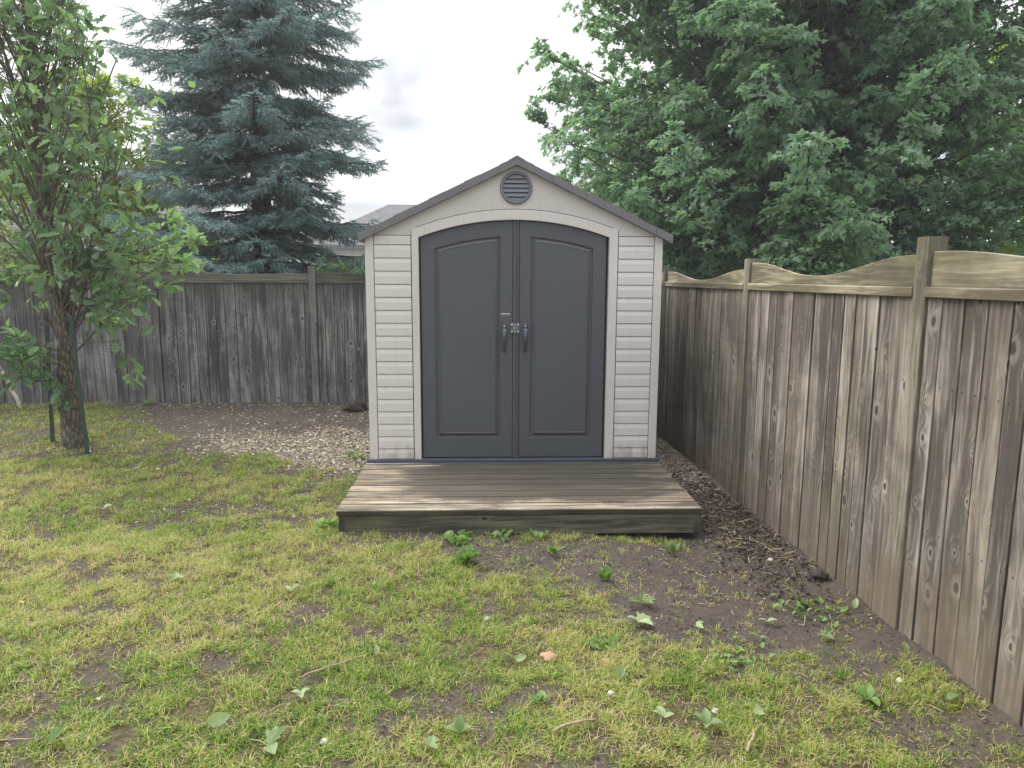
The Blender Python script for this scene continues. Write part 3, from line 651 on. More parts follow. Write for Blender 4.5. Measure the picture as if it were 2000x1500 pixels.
# ------------------------------------------------------------------ fences
def fence_run(root, p0, p1, posts, ptops, hmax, dip, matb, matt, gaps=(), y_side=1, matp=None):
    """posts: distances along the run; boards fill the bays. Local frame: u along, n towards the camera side"""
    p0 = np.array(p0, float); p1 = np.array(p1, float); u = norm(p1 - p0); L = np.linalg.norm(p1 - p0); nrm = np.array([-u[1], u[0], 0]) * y_side
    U = lambda s, d, z: p0 + u * s + nrm * d + np.array([0, 0, z])
    for s, zt in zip(posts, ptops):
        g = G(); board(g, U(s - .045, 0.004, -0.3), u, (0, 0, 1), -nrm, 0.088, zt + 0.3, 0.088, rng.random(), c=0.004, nl=6, warp=0.001)
        g.build('post', matp or matt, root)
    for bi in range(len(posts) - 1):
        s0, s1 = posts[bi] + .045, posts[bi + 1] - .045; s = s0 + .002; g = G()
        while s < s1 - 0.02:
            wd = min(rng.uniform(0.095, 0.14), s1 - s - .002)
            if s1 - s - wd < 0.04: wd = s1 - s - .002
            gap = 0.0045 + 0.004 * rng.random() ** 4
            tl = rng.normal(0, 0.0025)
            if any(a_ < s < b_ for a_, b_ in gaps): gap = 0.009; tl = 0
            off = rng.uniform(-0.006, 0.006)
            board(g, U(s + gap / 2, -0.013 + off, -0.25), norm(u + nrm * rng.normal(0, .02)), norm(np.array([0, 0, 1]) + u * tl), -nrm, wd - gap, 1.655, 0.018, rng.random(), c=0.002, nl=8, warp=0.0012)
            s += wd
            if gap < .0088 and s < s1 - .02:
                board(g, U(s - .012, -0.024, -0.24), u, (0, 0, 1), -nrm, .024, 1.63, .005, rng.random(), c=.001, nl=2)
        g.build('board_panel', matb, root)
        g = G(); board(g, U(s0, 0.008, 1.400), (0, 0, 1), u, -nrm, 0.047, s1 - s0, 0.062, rng.random(), c=0.004, nl=6, warp=.001)
        g.build('top_rail', matt, root)
        # scalloped trim board
        g = G(); n = 40; t = np.linspace(0, 1, n); hm = hmax[bi] if isinstance(hmax, (list, tuple)) else hmax; dp = dip[bi] if isinstance(dip, (list, tuple)) else dip
        q = np.abs(2 * t - 1); hm = hm if np.ndim(hm) == 0 else np.where(t < .5, hm[0], hm[1]); zt = dp + (hm - dp) * (0.5 - 0.5 * np.cos(np.pi * np.clip((q - 0.05) / 0.90, 0, 1)))
        sd = rng.random(); V = []; W = []
        for ti, z in zip(t, zt):
            ss = s0 + (s1 - s0) * ti
            for d_, z_ in ((-.016, 1.4475), (-.016, z - .003), (-.019, z), (-.035, z), (-.038, z - .003), (-.038, 1.4475)):
                V.append(U(ss, d_, z_)); W.append((z_ - 1.44, ss, d_ + .04))
        j = np.arange(6); k = (j + 1) % 6
        fs = np.concatenate([np.stack([j + 6 * r_, k + 6 * r_, k + 6 * r_ + 6, j + 6 * r_ + 6], -1) for r_ in range(n - 1)])
        if y_side > 0: fs = fs[:, ::-1]
        g.add(V, [fs, np.arange(6)[None], (np.arange(6)[::-1] + 6 * (n - 1))[None]], wv=np.array(W), seed=sd, eu=0.3)
        g.build('scalloped_trim', matt, root)
fr = thing('wooden_fence', 'weathered brown cedar board fence with scalloped mossy top running along the right side', 'fence')
ysr = [3.36, 1.535, -0.545, -2.515, -4.5, -6.5]
fr0 = (fence_x(3.4), 3.4, 0); fr1 = (fence_x(-6.6), -6.6, 0); LL = math.hypot(fr1[0] - fr0[0], 10.0) / 10.0
fence_run(fr, fr0, fr1, [(3.4 - v) * LL for v in ysr], [1.60, 1.585, 1.62, 1.665, 1.68, 1.68], [1.54, 1.545, 1.59, 1.60, 1.6], [1.47, 1.468, 1.500, 1.535, 1.52], MW_R, MW_T, y_side=-1, matp=MW_P)
fb = thing('wooden_fence', 'shaded grey cedar board fence closing off the back of the yard under the spruce', 'fence')
xsb = [-12.2, -10.2, -8.3, -6.35, -4.365, -2.405, -0.42, 1.46]
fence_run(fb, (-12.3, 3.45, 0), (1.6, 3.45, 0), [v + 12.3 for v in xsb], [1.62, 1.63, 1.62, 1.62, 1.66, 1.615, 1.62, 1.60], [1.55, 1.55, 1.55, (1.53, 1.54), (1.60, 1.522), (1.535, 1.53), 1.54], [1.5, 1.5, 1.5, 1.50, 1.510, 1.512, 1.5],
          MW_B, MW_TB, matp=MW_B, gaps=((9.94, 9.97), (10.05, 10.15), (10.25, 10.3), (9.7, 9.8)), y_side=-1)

# ------------------------------------------------------------------ leaf templates
def half_leaf(pts, fold=0.18, droop=0.0):
    P = np.array(pts, float); n = len(P)
    z = lambda p: fold * abs(p[0]) - droop * p[1] ** 2
    V = [(p[0], p[1], z(p)) for p in P] + [(-p[0], p[1], z(p)) for p in P]
    return np.array(V), [np.arange(n)[None], (np.arange(n)[::-1] + n)[None]]
OAK_T = half_leaf([(0, 0), (.05, .1), (.17, .17), (.10, .27), (.26, .38), (.15, .47), (.33, .62), (.19, .68), (.24, .84), (.10, .86), (0, 1)], 0.35, 0.25)
MAP_T = half_leaf([(0, 0), (.26, -.04), (.2, .14), (.52, .36), (.24, .44), (.24, .62), (0, 1)], 0.3, 0.3)
MAP_S = half_leaf([(0, 0), (.30, .0), (.52, .38), (.20, .5), (0, 1)], 0.3, 0.3)
SMP_T = half_leaf([(0, 0), (.28, .3), (.2, .7), (0, 1)], 0.3, 0.2)

# ------------------------------------------------------------------ young oak at the left
oak = thing('oak_tree', 'young columnar oak with rough bark and lobed leaves on the lawn at the left', 'tree')
ob = np.array([-4.27, 1.35, -0.2]); og = G()
tp = np.array([(0, 0, 0), (0.01, 0, .08), (0.0, 0, .25), (0.0, 0, .5), (-.01, 0, .8), (0.02, 0, 1.1), (-0.02, 0, 1.35), (-.07, 0, 1.6), (-.10, 0, 1.9), (-.10, .02, 2.4), (-.08, .02, 3.0), (-.1, .03, 3.7), (-.08, 0, 4.6), (-.1, 0, 5.3)]) + ob
tr_ = np.array([.135, .11, .09, .088, .090, .082, .066, .050, .042, .036, .030, .024, .016, .007]) * .86
def interp(P, s):
    d = np.r_[0, np.cumsum(np.linalg.norm(np.diff(P, axis=0), axis=1))]; s = s * d[-1]; return np.array([np.interp(s, d, P[:, k]) for k in range(3)])
tt = np.linspace(0, 1, 70); TP = np.array([interp(tp, t) for t in tt]); TR = np.interp(tt, np.linspace(0, 1, len(tr_)), tr_)
nsd = 28; a = np.linspace(0, 2 * np.pi, nsd, endpoint=False)
rr = TR[:, None] * (1 + 0.10 * (vnoise(np.tile(a * 3, (70, 1)), np.tile(tt[:, None] * 60, (1, nsd)), 5) - .5) * 2 + .05 * rng.normal(size=(70, nsd)))
V = np.stack([TP[:, 0, None] + rr * np.cos(a), TP[:, 1, None] + rr * np.sin(a), np.repeat(TP[:, 2, None], nsd, 1)], -1)
i = np.arange(69)[:, None] * nsd; j = np.arange(nsd)[None]; k = (j + 1) % nsd
og.add(V.reshape(-1, 3), [np.stack([i + j, i + k, i + nsd + k, i + nsd + j], -1).reshape(-1, 4)])
og.build('trunk', M_BARK, oak, True)
bg_ = G(); leafp = []; leafd = []; leaft = []
def oak_twig(p, d, L, r0, lv, leafy, tint):
    n = 6; t = np.linspace(0, 1, n)[:, None]; d = norm(np.array(d))
    side = rng.normal(0, .12, 3); P = p + d * L * t + side * L * t ** 2 + np.array([0, 0, .10 * L]) * t ** 2
    tube(bg_, P, np.linspace(r0, r0 * .35, n), 5, caps=False)
    if lv > 0:
        for q in range(rng.integers(3, 6)):
            s = rng.uniform(.25, .95); pp = P[0] + (P[-1] - P[0]) * s + side * L * (s ** 2 - s) + np.array([0, 0, .10 * L]) * (s * s - s)
            dd = d + rng.normal(0, .55, 3); oak_twig(pp, dd, L * rng.uniform(.3, .55), r0 * .45, lv - 1, leafy, tint)
    if lv == 0 or rng.random() < .5:
        nl = rng.poisson(leafy)
        for q in range(nl):
            s = rng.uniform(.35, 1.02); k_ = min(int(s * (n - 1)), n - 1); leafp.append(P[k_] + rng.normal(0, .012, 3))
            leafd.append(d * .5 + rng.normal(0, .6, 3) + np.array([0, 0, -.15])); leaft.append(np.clip(tint + rng.normal(0, .16), 0, 1))
for q in range(64):                       # ascending branches; azimuth, start height on the trunk, length, spread
    az = rng.uniform(0, 2 * np.pi); z0 = rng.uniform(.95, 3.6); s = z0 / 5.3; p = interp(tp, s)
    el = R(rng.uniform(52, 76)); L = rng.uniform(.9, 1.7) * (1.0 if z0 < 2.8 else .75)
    d = np.array([math.cos(az) * math.cos(el), math.sin(az) * math.cos(el), math.sin(el)])
    oak_twig(p, d, L, rng.uniform(.008, .016), 2, 1.5, 0.32)
for q in range(16):                       # lower branches reaching out, some to the right
    az = rng.uniform(-.9, .9) if q < 10 else rng.uniform(2.3, 4.0); z0 = rng.uniform(.75, 1.6); p = interp(tp, z0 / 5.3); el = R(rng.uniform(30, 62))
    d = np.array([math.cos(az) * math.cos(el), math.sin(az) * math.cos(el), math.sin(el)])
    oak_twig(p, d, rng.uniform(.8, 1.25), rng.uniform(.008, .014), 2, 2.0, 0.42 if q < 10 else .25)
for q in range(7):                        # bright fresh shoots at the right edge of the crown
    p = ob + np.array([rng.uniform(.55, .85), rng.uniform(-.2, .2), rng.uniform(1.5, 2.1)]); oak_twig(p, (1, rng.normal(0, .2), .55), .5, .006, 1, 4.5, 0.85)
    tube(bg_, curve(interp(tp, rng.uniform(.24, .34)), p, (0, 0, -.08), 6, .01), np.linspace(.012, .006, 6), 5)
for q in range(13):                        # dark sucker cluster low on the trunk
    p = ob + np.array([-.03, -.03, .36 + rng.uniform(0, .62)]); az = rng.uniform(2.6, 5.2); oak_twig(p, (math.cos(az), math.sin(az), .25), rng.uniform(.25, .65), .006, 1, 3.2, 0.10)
# bare dead twigs sticking out
tube(bg_, curve(ob + (0.05, -.1, 1.05), ob + (1.12, -.15, 1.17), (0, 0, -.03), 9, .006), np.linspace(.005, .0022, 9), 5)
tube(bg_, curve(ob + (.25, -.1, .95), ob + (.9, -.2, .78), (0, 0, .03), 7, .006), np.linspace(.004, .002, 7), 5)
tube(bg_, curve(ob + (.3, .1, 2.35), ob + (.72, .1, 3.05), (.1, 0, -.12), 9, .006), np.linspace(.006, .002, 9), 5)
bg_.build('branches', M_TWIG, oak, True)
lp_ = np.array(leafp); ld = np.array(leafd); lt = np.array(leaft); n = len(lp_)
print('oak leaves', n)
X_, Y_, Z_ = basis_from(ld, norm(np.array([0, -.25, 1.0]) + rng.normal(0, .45, (n, 3))))
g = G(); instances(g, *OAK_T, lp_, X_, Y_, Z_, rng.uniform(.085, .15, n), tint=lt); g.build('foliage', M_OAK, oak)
# support stakes
for (bx, by, tx, ty, zt), lb in (((-4.55, 1.47, -4.50, 1.47, 1.12), 'dark green metal tree stake standing left of the oak trunk'), ((-3.92, .95, -3.97, .95, 1.12), 'dark green metal tree stake standing right of the oak trunk')):
    g = G(); P0 = np.array((bx, by, -.28)); P1 = np.array((tx, ty, zt)); r_ = .019
    sec = [(-r_, -r_ * .8), (-r_, -r_ * .5), (-.004, -r_ * .5), (-.004, r_), (.004, r_), (.004, -r_ * .5), (r_, -r_ * .5), (r_, -r_ * .8)]
    V = [(P[0] + a_, P[1] + b_, P[2]) for P in (P0, P1) for a_, b_ in sec]; j = np.arange(8); k = (j + 1) % 8
    g.add(V, [np.stack([j, k, k + 8, j + 8], -1)[:, ::-1], j[None], (j[::-1] + 8)[None]])
    for z_ in np.arange(.1, zt - .02, .06): box(g, bx + (tx - bx) * (z_ + .28) / (zt + .28) - .006, bx + (tx - bx) * (z_ + .28) / (zt + .28) + .006, by - r_ * .8 - .005, by - r_ * .8 + .002, z_, z_ + .014)
    tag(g.build('tree_stake', M_POST), lb, 'stake', 'stakes beside the oak')
g = G(); tube(g, curve((-5.95, 3.2, -.16), (-6.45, 3.36, .72), (.03, 0, 0), 8, .006), np.linspace(.026, .018, 8), 9)
for z_ in (.2, .4): tube(g, curve((-6.08 - z_ * .2, 3.25, z_), (-6.0 - z_ * .2, 3.15, z_ + .14), (0, 0, 0), 4), [.008, .006, .005, .003], 5)
tag(g.build('leaning_branch', simple_mat('pale_birch_bark', (.42, .39, .33), .8, 0, .3, 18), None, True), 'pale bare branch leaning against the back fence at the far left', 'branch')

# ------------------------------------------------------------------ spruce
def spruce(root, base, H, rmax, zdetail):
    b = np.array(base); tg = G(); n = 30; t = np.linspace(0, 1, n); P = b + np.c_[.06 * np.sin(t * 5), .05 * np.cos(t * 4), t * H]
    tube(tg, P, .17 * (1 - t) ** .8 + .01, 14); 
    sp_, sd_, st_ = [], [], []
    z = .55; bz = 0
    while z < H - .3:
        zf = z / H; r = rmax * (1 - zf) ** .92 * (1 + .1 * math.sin(z * 5.1)); nb = 7 if z < zdetail else 5
        a0 = rng.uniform(0, 6.28)
        for q in range(nb):
            az = a0 + q * 2 * np.pi / nb + rng.normal(0, .2); L = r * (rng.uniform(.66, 1.13) if rng.random() < .7 else rng.uniform(.3, .6)); zz = z + rng.uniform(-.15, .15)
            droop = rng.uniform(.02, .16) if z < 6 else rng.uniform(-.15, .05)
            m_ = 14; s = np.linspace(0, 1, m_); ca, sa = math.cos(az), math.sin(az)
            B = b + np.c_[ca * L * s, sa * L * s, zz + L * (.10 * s - (droop + .30) * s ** 1.6 + .26 * s ** 3)]
            B[1:] += rng.normal(0, .012, (m_ - 1, 3)); tube(tg, B, np.linspace(.022 * L / rmax + .008, .005, m_), 5, caps=False)
            fr_ = np.array([-sa, ca, 0]); out_ = np.array([ca, sa, 0])
            step = .075 if z < zdetail else .14
            s_ = .16
            lowdead = z < 1.6
            while s_ < 1:
                for sg in (-1, 1):
                    if rng.random() < .12: continue
                    tl = min(.62 * L * (1 - s_) ** .8 + .10, .62) * rng.uniform(.6, 1.15)
                    p = np.array([np.interp(s_, s, B[:, k]) for k in range(3)])
                    d = norm(fr_ * sg * .75 + out_ * .75 + np.array([0, 0, rng.uniform(-.42, -.02)]))
                    ns_ = max(int(tl / .07), 1)
                    tend = p + d * tl + np.array([0, 0, -.10 * tl])
                    for e in range(ns_):
                        c = p + (tend - p) * (e + .2) / ns_
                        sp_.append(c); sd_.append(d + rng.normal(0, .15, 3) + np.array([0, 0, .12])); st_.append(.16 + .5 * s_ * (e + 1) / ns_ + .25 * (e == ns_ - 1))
                        if e > 0 and e < ns_ - 1 + (tl > .2):
                            for s2 in (-1, 1):
                                if rng.random() < .8:
                                    d2 = norm(d + s2 * np.cross(d, [0, 0, 1]) * .8 + np.array([0, 0, rng.uniform(-.9, 0.0)]))
                                    sp_.append(c); sd_.append(d2); st_.append(.22 + .42 * s_ + .2 * rng.random())
                                    if tl > .3 and e < ns_ * .7: sp_.append(c + d2 * .07); sd_.append(d2 + rng.normal(0, .2, 3)); st_.append(.3 + .45 * s_ + .25 * rng.random())
                s_ += step / L
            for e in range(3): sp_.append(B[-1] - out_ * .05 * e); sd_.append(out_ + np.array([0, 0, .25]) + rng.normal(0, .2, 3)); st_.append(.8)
        z += .22 if z < zdetail else .36
    tg.build('trunk', M_SBRK, root, True)
    sp_ = np.array(sp_); sd_ = np.array(sd_); st_ = np.clip(np.array(st_) + rng.normal(0, .08, len(st_)), 0, 1); n = len(sp_); print('spruce segs', n)
    X_, Y_, Z_ = basis_from(sd_, norm(rng.normal(0, 1, (n, 3)) * .3 + np.array([0, 0, 1])))
    # bottle-brush segment: needles as slim triangles around a short twig
    for var in range(3):
        TV = []; TF = []; nn = 15
        for q in range(nn):
            y_ = q / nn; a_ = q * 2.4 + var + rng.normal(0, .3); ln = rng.uniform(.21, .29)
            dx, dz = math.cos(a_), math.sin(a_); tx, tz = -dz, dx; wb = .042
            TV += [(tx * wb, y_ - .03, tz * wb), (-tx * wb, y_ + .06, -tz * wb), (dx * ln, y_ + .24, dz * ln * .85 + .04)]; TF.append((3 * q, 3 * q + 1, 3 * q + 2))
        sel = np.arange(var, n, 3)
        if var == 0: gg = G()
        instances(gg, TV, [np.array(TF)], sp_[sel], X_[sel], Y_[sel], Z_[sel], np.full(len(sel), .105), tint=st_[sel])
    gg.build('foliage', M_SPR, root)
sr = thing('spruce_tree', 'tall blue spruce with layered branches behind the back fence', 'tree')
spruce(sr, (-3.88, 6.2, -.2), 13.5, 2.62, 7.0)

# ------------------------------------------------------------------ broadleaf trees
def broadleaf(root, base, H, Rf, nlimb, nspray, leaves, size, mat, tmpl, barkm, stems=6, zlo=1.5, camaz=None, tint0=.3, trunk_r=.16, spread=1.0, wood=True):
    b = np.array(base, float); tg = G(); SP = []
    for q in range(stems):
        a_ = q * 2 * np.pi / stems + rng.normal(0, .3); ln = rng.uniform(.10, .34) * spread if q else .02; n = 14; t = np.linspace(0, 1, n)
        P = b + np.c_[math.cos(a_) * (ln * H * t ** 1.2 * .5 + .12), math.sin(a_) * (ln * H * t ** 1.2 * .5 + .12), t * H * rng.uniform(.82, .97)] + rng.normal(0, .03, (n, 3)) * t[:, None]
        SP.append(P); tube(tg, P, trunk_r * rng.uniform(.55, 1.0) * (1 - t) ** .8 + .012, 9)
    lp, ld, lt = [], [], []
    for q in range(nlimb):
        ze = zlo + (H - zlo) * rng.random() ** 1.0 * .97
        az = rng.uniform(0, 2 * np.pi)
        if camaz is not None and rng.random() < .72: az = camaz + rng.uniform(-1.7, 1.7)
        r = Rf(ze, az) * (rng.uniform(.62, 1.0) if rng.random() < .82 else rng.uniform(.25, .7)) * (1 + .10 * math.sin(az * 5 + ze * 2.3))
        e = b + np.array([math.cos(az) * r, math.sin(az) * r, ze + b[2] * 0 + .2])
        S = SP[rng.integers(stems)]; zs = max(ze - r * rng.uniform(.35, .8), .4)
        p0 = np.array([np.interp(zs + b[2], S[:, 2], S[:, k]) for k in range(3)])
        P = curve(p0, e, (0, 0, r * .08), 10, .03); 
        if wood: tube(tg, P, np.linspace(.035 * min(1, r / 3) + .006, .005, 10), 5, caps=False)
        clump = rng.normal(0, .10); od = norm(e - p0)
        for w_ in range(nspray):
            s = 1 - rng.random() ** 1.3 * .68; k_ = s * 9; i0 = int(min(k_, 8)); pp = P[i0] + (P[i0 + 1] - P[i0]) * (k_ - i0)
            dd = norm(od * .6 + rng.normal(0, .55, 3) + np.array([0, 0, .12])); Ls = rng.uniform(.28, .62) * (1.1 - .35 * s)
            if wood: tube(tg, np.array([pp, pp + dd * Ls * .55, pp + dd * Ls + (0, 0, -.05)]), [.006, .004, .002], 3, caps=False)
            nl = rng.integers(int(leaves * .7), int(leaves * 1.3) + 1); ss = np.sqrt(rng.random(nl)); side = np.cross(dd, [0, 0, 1]) 
            off = rng.normal(0, .075, nl) + np.where(rng.random(nl) < .5, -.05, .05)
            pos = pp + dd * (Ls * ss)[:, None] + side * (off * (1.3 - .5 * ss))[:, None] + np.c_[np.zeros(nl), np.zeros(nl), -.16 * ss ** 2 * Ls / .5 + rng.normal(0, .025, nl)]
            lp.append(pos); ld.append(dd * .7 + side * np.sign(off)[:, None] * .7 + rng.normal(0, .35, (nl, 3)) + np.array([0, 0, -.38]))
            lt.append(tint0 + clump + .16 * s + .14 * (ss > .8) + rng.normal(0, .10, nl))
    tg.build('trunk', barkm, root, True)
    lp = np.concatenate(lp); ld = np.concatenate(ld); lt = np.clip(np.concatenate(lt), 0, 1); n = len(lp); print(root.name, 'leaves', n)
    outw = norm(lp - (b + np.array([0, 0, H * .4])))
    X_, Y_, Z_ = basis_from(ld, norm(outw * .45 + np.array([0, 0, .9]) + rng.normal(0, .38, (n, 3))))
    g = G(); instances(g, *tmpl, lp, X_, Y_, Z_, size * rng.uniform(.65, 1.2, n), tint=lt); g.build('foliage', mat, root)
def mapR(z, az):
    base_ = np.interp(z, [1.2, 2.2, 2.8, 3.5, 4.3, 6.0, 8.0, 9.8, 11.5], [3.5, 4.4, 5.0, 5.35, 4.55, 4.45, 4.4, 3.2, .6]); return base_
mt = thing('maple_tree', 'large multi stemmed maple with dense green crown behind the right fence', 'tree')
broadleaf(mt, (5.35, 7.2, -.2), 11.5, mapR, 680, 20, 29, .090, M_MAP, MAP_S, M_MBRK, stems=8, zlo=1.3, camaz=-2.0, tint0=.30, trunk_r=.17)
yt = thing('leafy_tree', 'bright yellow green bushy tree behind the back fence at the left', 'tree')
broadleaf(yt, (-7.0, 7.6, -.2), 4.9, lambda z, a: np.interp(z, [.5, 2, 3.5, 4.9], [1.6, 2.0, 1.6, .5]), 80, 12, 16, .11, M_YEL, SMP_T, M_MBRK, stems=4, zlo=.8, camaz=-1.2, tint0=.35, trunk_r=.08)
for (bx, by, H, rm, lb, mm) in ((11.2, 9.6, 6.4, 2.8, 'bright green tree behind the right fence at the right edge of the photo', M_YEL),
                                (9.5, 15.5, 10, 3.9, 'distant pale green tree seen through the gaps right of the maple stems', M_BGT),
                                (4.6, 18.0, 7.0, 3.4, 'distant tree glimpsed between the shed roof and the maple stems', M_BGT),
                                (-11.0, 10.5, 7.5, 2.7, 'green tree behind the oak at the left edge of the photo', M_BGT)):
    t_ = thing('background_tree', lb, 'tree', group='trees beyond the fences')
    broadleaf(t_, (bx, by, -.2), H, (lambda rm, H: lambda z, a: rm * np.interp(z / H, [.1, .3, .6, 1], [.8, 1, .85, .2]))(rm, H), 90, 13, 15, .15, mm, SMP_T, M_MBRK, stems=4, zlo=.8, camaz=-2.0, tint0=.38, trunk_r=.12)
sg_ = thing('maple_sapling', 'slender grey green sapling just behind the right fence below the maple', 'tree')
broadleaf(sg_, (4.05, 4.0, -.2), 2.75, lambda z, a: np.interp(z, [.6, 1.8, 2.75], [.8, .52, .10]), 60, 7, 9, .10, M_MAP, MAP_T, M_MBRK, stems=2, zlo=.7, camaz=-2.0, tint0=.55, trunk_r=.02)

# ------------------------------------------------------------------ houses far behind
m, nt, out = new_mat('grey_shingle_roof'); P = geo(nt); sp2 = N(nt, 'ShaderNodeSeparateXYZ', {0: P})
row = M(nt, 'FRACT', M(nt, 'MULTIPLY', sp2.outputs[2], 9.0)); nn_ = NOISE(nt, VM(nt, 'MULTIPLY', P, (3, 3, 9)), 1.0, 3, .6)
c = MIX(nt, MR(nt, nn_, .3, .7), (.11, .11, .12), (.20, .20, .215)); c = MIX(nt, M(nt, 'LESS_THAN', row, .25), c, (.05, .05, .055)); principled(nt, out, c, .9); M_SHG = m
m, nt, out = new_mat('pale_lap_siding'); P = geo(nt); z_ = N(nt, 'ShaderNodeSeparateXYZ', {0: P}).outputs[2]
rw = M(nt, 'FRACT', M(nt, 'MULTIPLY', z_, 6.0)); c = MIX(nt, M(nt, 'LESS_THAN', rw, .12), (.52, .53, .55), (.30, .31, .33)); principled(nt, out, c, .6, rw, .4, .01); M_LAP = m
M_WHT = simple_mat('white_trim_paint', (.75, .75, .73), .5); M_GLS = simple_mat('dark_window_glass', (.05, .06, .075), .08, 0, .02)
def house(label, x0, x1, y0, y1, ze, zr, hip, wins):
    h = thing('house', label, 'house', group='houses behind the yard')
    g = G(); box(g, x0 + .3, x1 - .3, y0 + .3, y1 - .3, -.2, ze - .02); g.build('wall', M_LAP, h)
    g = G(); ym = (y0 + y1) / 2
    V = [(x0, y0, ze), (x1, y0, ze), (x1, y1, ze), (x0, y1, ze), (x0 + hip, ym, zr), (x1 - hip, ym, zr), (x0, y0, ze - .18), (x1, y0, ze - .18), (x1, y1, ze - .18), (x0, y1, ze - .18)]
    g.add(V, [np.array([(0, 1, 5, 4), (2, 3, 4, 5), (6, 7, 1, 0), (7, 8, 2, 1), (8, 9, 3, 2), (9, 6, 0, 3), (9, 8, 7, 6)]), np.array([(1, 2, 5), (3, 0, 4)])]); g.build('roof', M_SHG, h)
    for wx, wz in wins:
        g = G(); box(g, wx - .65, wx + .65, y0 + .24, y0 + .32, wz, wz + 1.3); f = g.build('window', M_WHT, h)
        g = G(); box(g, wx - .56, wx - .03, y0 + .225, y0 + .238, wz + .08, wz + 1.22); box(g, wx + .03, wx + .56, y0 + .225, y0 + .238, wz + .08, wz + 1.22); g.build('pane', M_GLS, f)
house('distant house with grey hip roof showing above the left slope of the shed roof', -9.7, 9.5, 31.5, 39.5, 3.1, 5.5, 4.0, ((-6.5, .9), (-1, .9), (5, .9)))
house('distant grey roofed house half hidden behind the oak leaves', -27, -12.6, 24, 32, 2.35, 6.0, 1.2, ((-23, .6), (-16.5, .6)))
# dark low shrub behind the fence beside the shed
sh = thing('shrub', 'dark low shrub behind the back fence just left of the shed', 'shrub')
broadleaf(sh, (-2.05, 4.6, -.2), 1.7, lambda z, a: np.interp(z, [.3, 1.2, 1.7], [.8, .85, .35]), 46, 8, 12, .06, M_OAK, SMP_T, M_MBRK, stems=4, zlo=.5, camaz=-1.5, tint0=.1, trunk_r=.02)

# ------------------------------------------------------------------ lawn
def scatter(n, x0, x1, y0, y1): return rng.uniform(x0, x1, n), rng.uniform(y0, y1, n)
def outside(x, y): return ~((np.abs(x) < 1.20) & (y > -1.24) & (y < 2.32)) & (x < fence_x(y) - .03) & (y < 3.4)
gp, gs, gt = [], [], []
for (n, x0, x1, y0, y1, per, wsc) in ((38000, -2.9, 1.8, -4.0, -1.0, 13, 1.0), (20000, -5.4, -1.1, -1.6, 1.2, 11, 1.35), (9000, -7.5, -1.6, 1.0, 3.4, 9, 1.8), (2600, -5.5, -2.9, -4.0, -1.6, 10, 1.2), (700, 1.1, 1.7, -1.0, 3.2, 4, 1.2)):
    x, y = scatter(n, x0, x1, y0, y1); so1, ch1, bk1 = masks(x, y)
    p = np.clip(1.08 - so1 * 1.02, 0, 1) + .018 * (ch1 < .3) + .10 * sstep(.9, -.3, x) * (y > -2.4) * (y < -1.2) * so1
    dens = .19 + 1.05 * sstep(.40, .62, fbm(x, y, 10.5, 91, 4)) ; keep = (rng.random(n) < p * dens) & outside(x, y)
    x, y, so1 = x[keep], y[keep], so1[keep]; m_ = len(x)
    yel = sstep(.38, .66, fbm(x, y, 1.3, 101)) * .45 + sstep(.4, .65, fbm(x, y, 5.5, 111)) * .3
    far = sstep(.2, 2.2, y) ; yel = yel * (1 - .45 * far) + .10 * so1
    k = rng.integers(max(per // 2, 2), int(per * 1.5), m_); idx = np.repeat(np.arange(m_), k); M_ = len(idx)
    th = rng.uniform(0, 2 * np.pi, M_); rad = np.abs(rng.normal(0, .016, M_)) * wsc
    gp.append(np.c_[x[idx] + np.cos(th) * rad, y[idx] + np.sin(th) * rad]); 
    tl = rng.uniform(.7, 1.25, m_)[idx] * (1 - .35 * so1[idx])
    gs.append(np.c_[th + rng.normal(0, .9, M_), np.where(rng.random(M_) < .45, rng.uniform(.012, .034, M_), rng.uniform(.026, .056, M_)) * tl, rng.uniform(.0011, .0021, M_) * wsc, np.clip(rng.normal(1.05, .42, M_), .1, 1.75)])
    straw = rng.random(M_) < (.20 + .45 * yel[idx])
    tv = rng.normal(0, .12, m_)[idx]; gt.append(np.clip(np.where(straw, rng.uniform(.6, 1.0, M_), rng.uniform(.0, .38, M_)) + tv + yel[idx] * .32 - .02, 0, 1))
gp = np.concatenate(gp); gs = np.concatenate(gs); gt = np.concatenate(gt); n = len(gp); print('blades', n)
z0 = gz(gp[:, 0], gp[:, 1]) - .004; az, ln, wd, lean = gs.T
dx, dy = np.cos(az), np.sin(az); sx_, sy_ = -dy, dx
h1 = ln * .55; o1 = ln * .35 * np.sin(lean * .6); h2 = ln * np.cos(lean * .75); o2 = ln * np.sin(lean)
B0 = np.c_[gp[:, 0], gp[:, 1], z0]
V = np.stack([B0 + np.c_[sx_ * wd, sy_ * wd, 0 * wd], B0 - np.c_[sx_ * wd, sy_ * wd, 0 * wd],
              B0 + np.c_[dx * o1 - sx_ * wd * .8, dy * o1 - sy_ * wd * .8, h1 * np.cos(lean * .4)], B0 + np.c_[dx * o1 + sx_ * wd * .8, dy * o1 + sy_ * wd * .8, h1 * np.cos(lean * .4)],
              B0 + np.c_[dx * o2, dy * o2, np.maximum(h2, .005)]], 1)
o5 = np.arange(n)[:, None] * 5
g = G(); g.add(V.reshape(-1, 3), [o5 + np.array([[0, 1, 2, 3]]), o5 + np.array([[3, 2, 4]])], tint=np.repeat(gt, 5))
tag(g.build('lawn_grass', M_GRASS), 'patchy short yellow green grass growing over the yard', 'grass', kind='stuff')

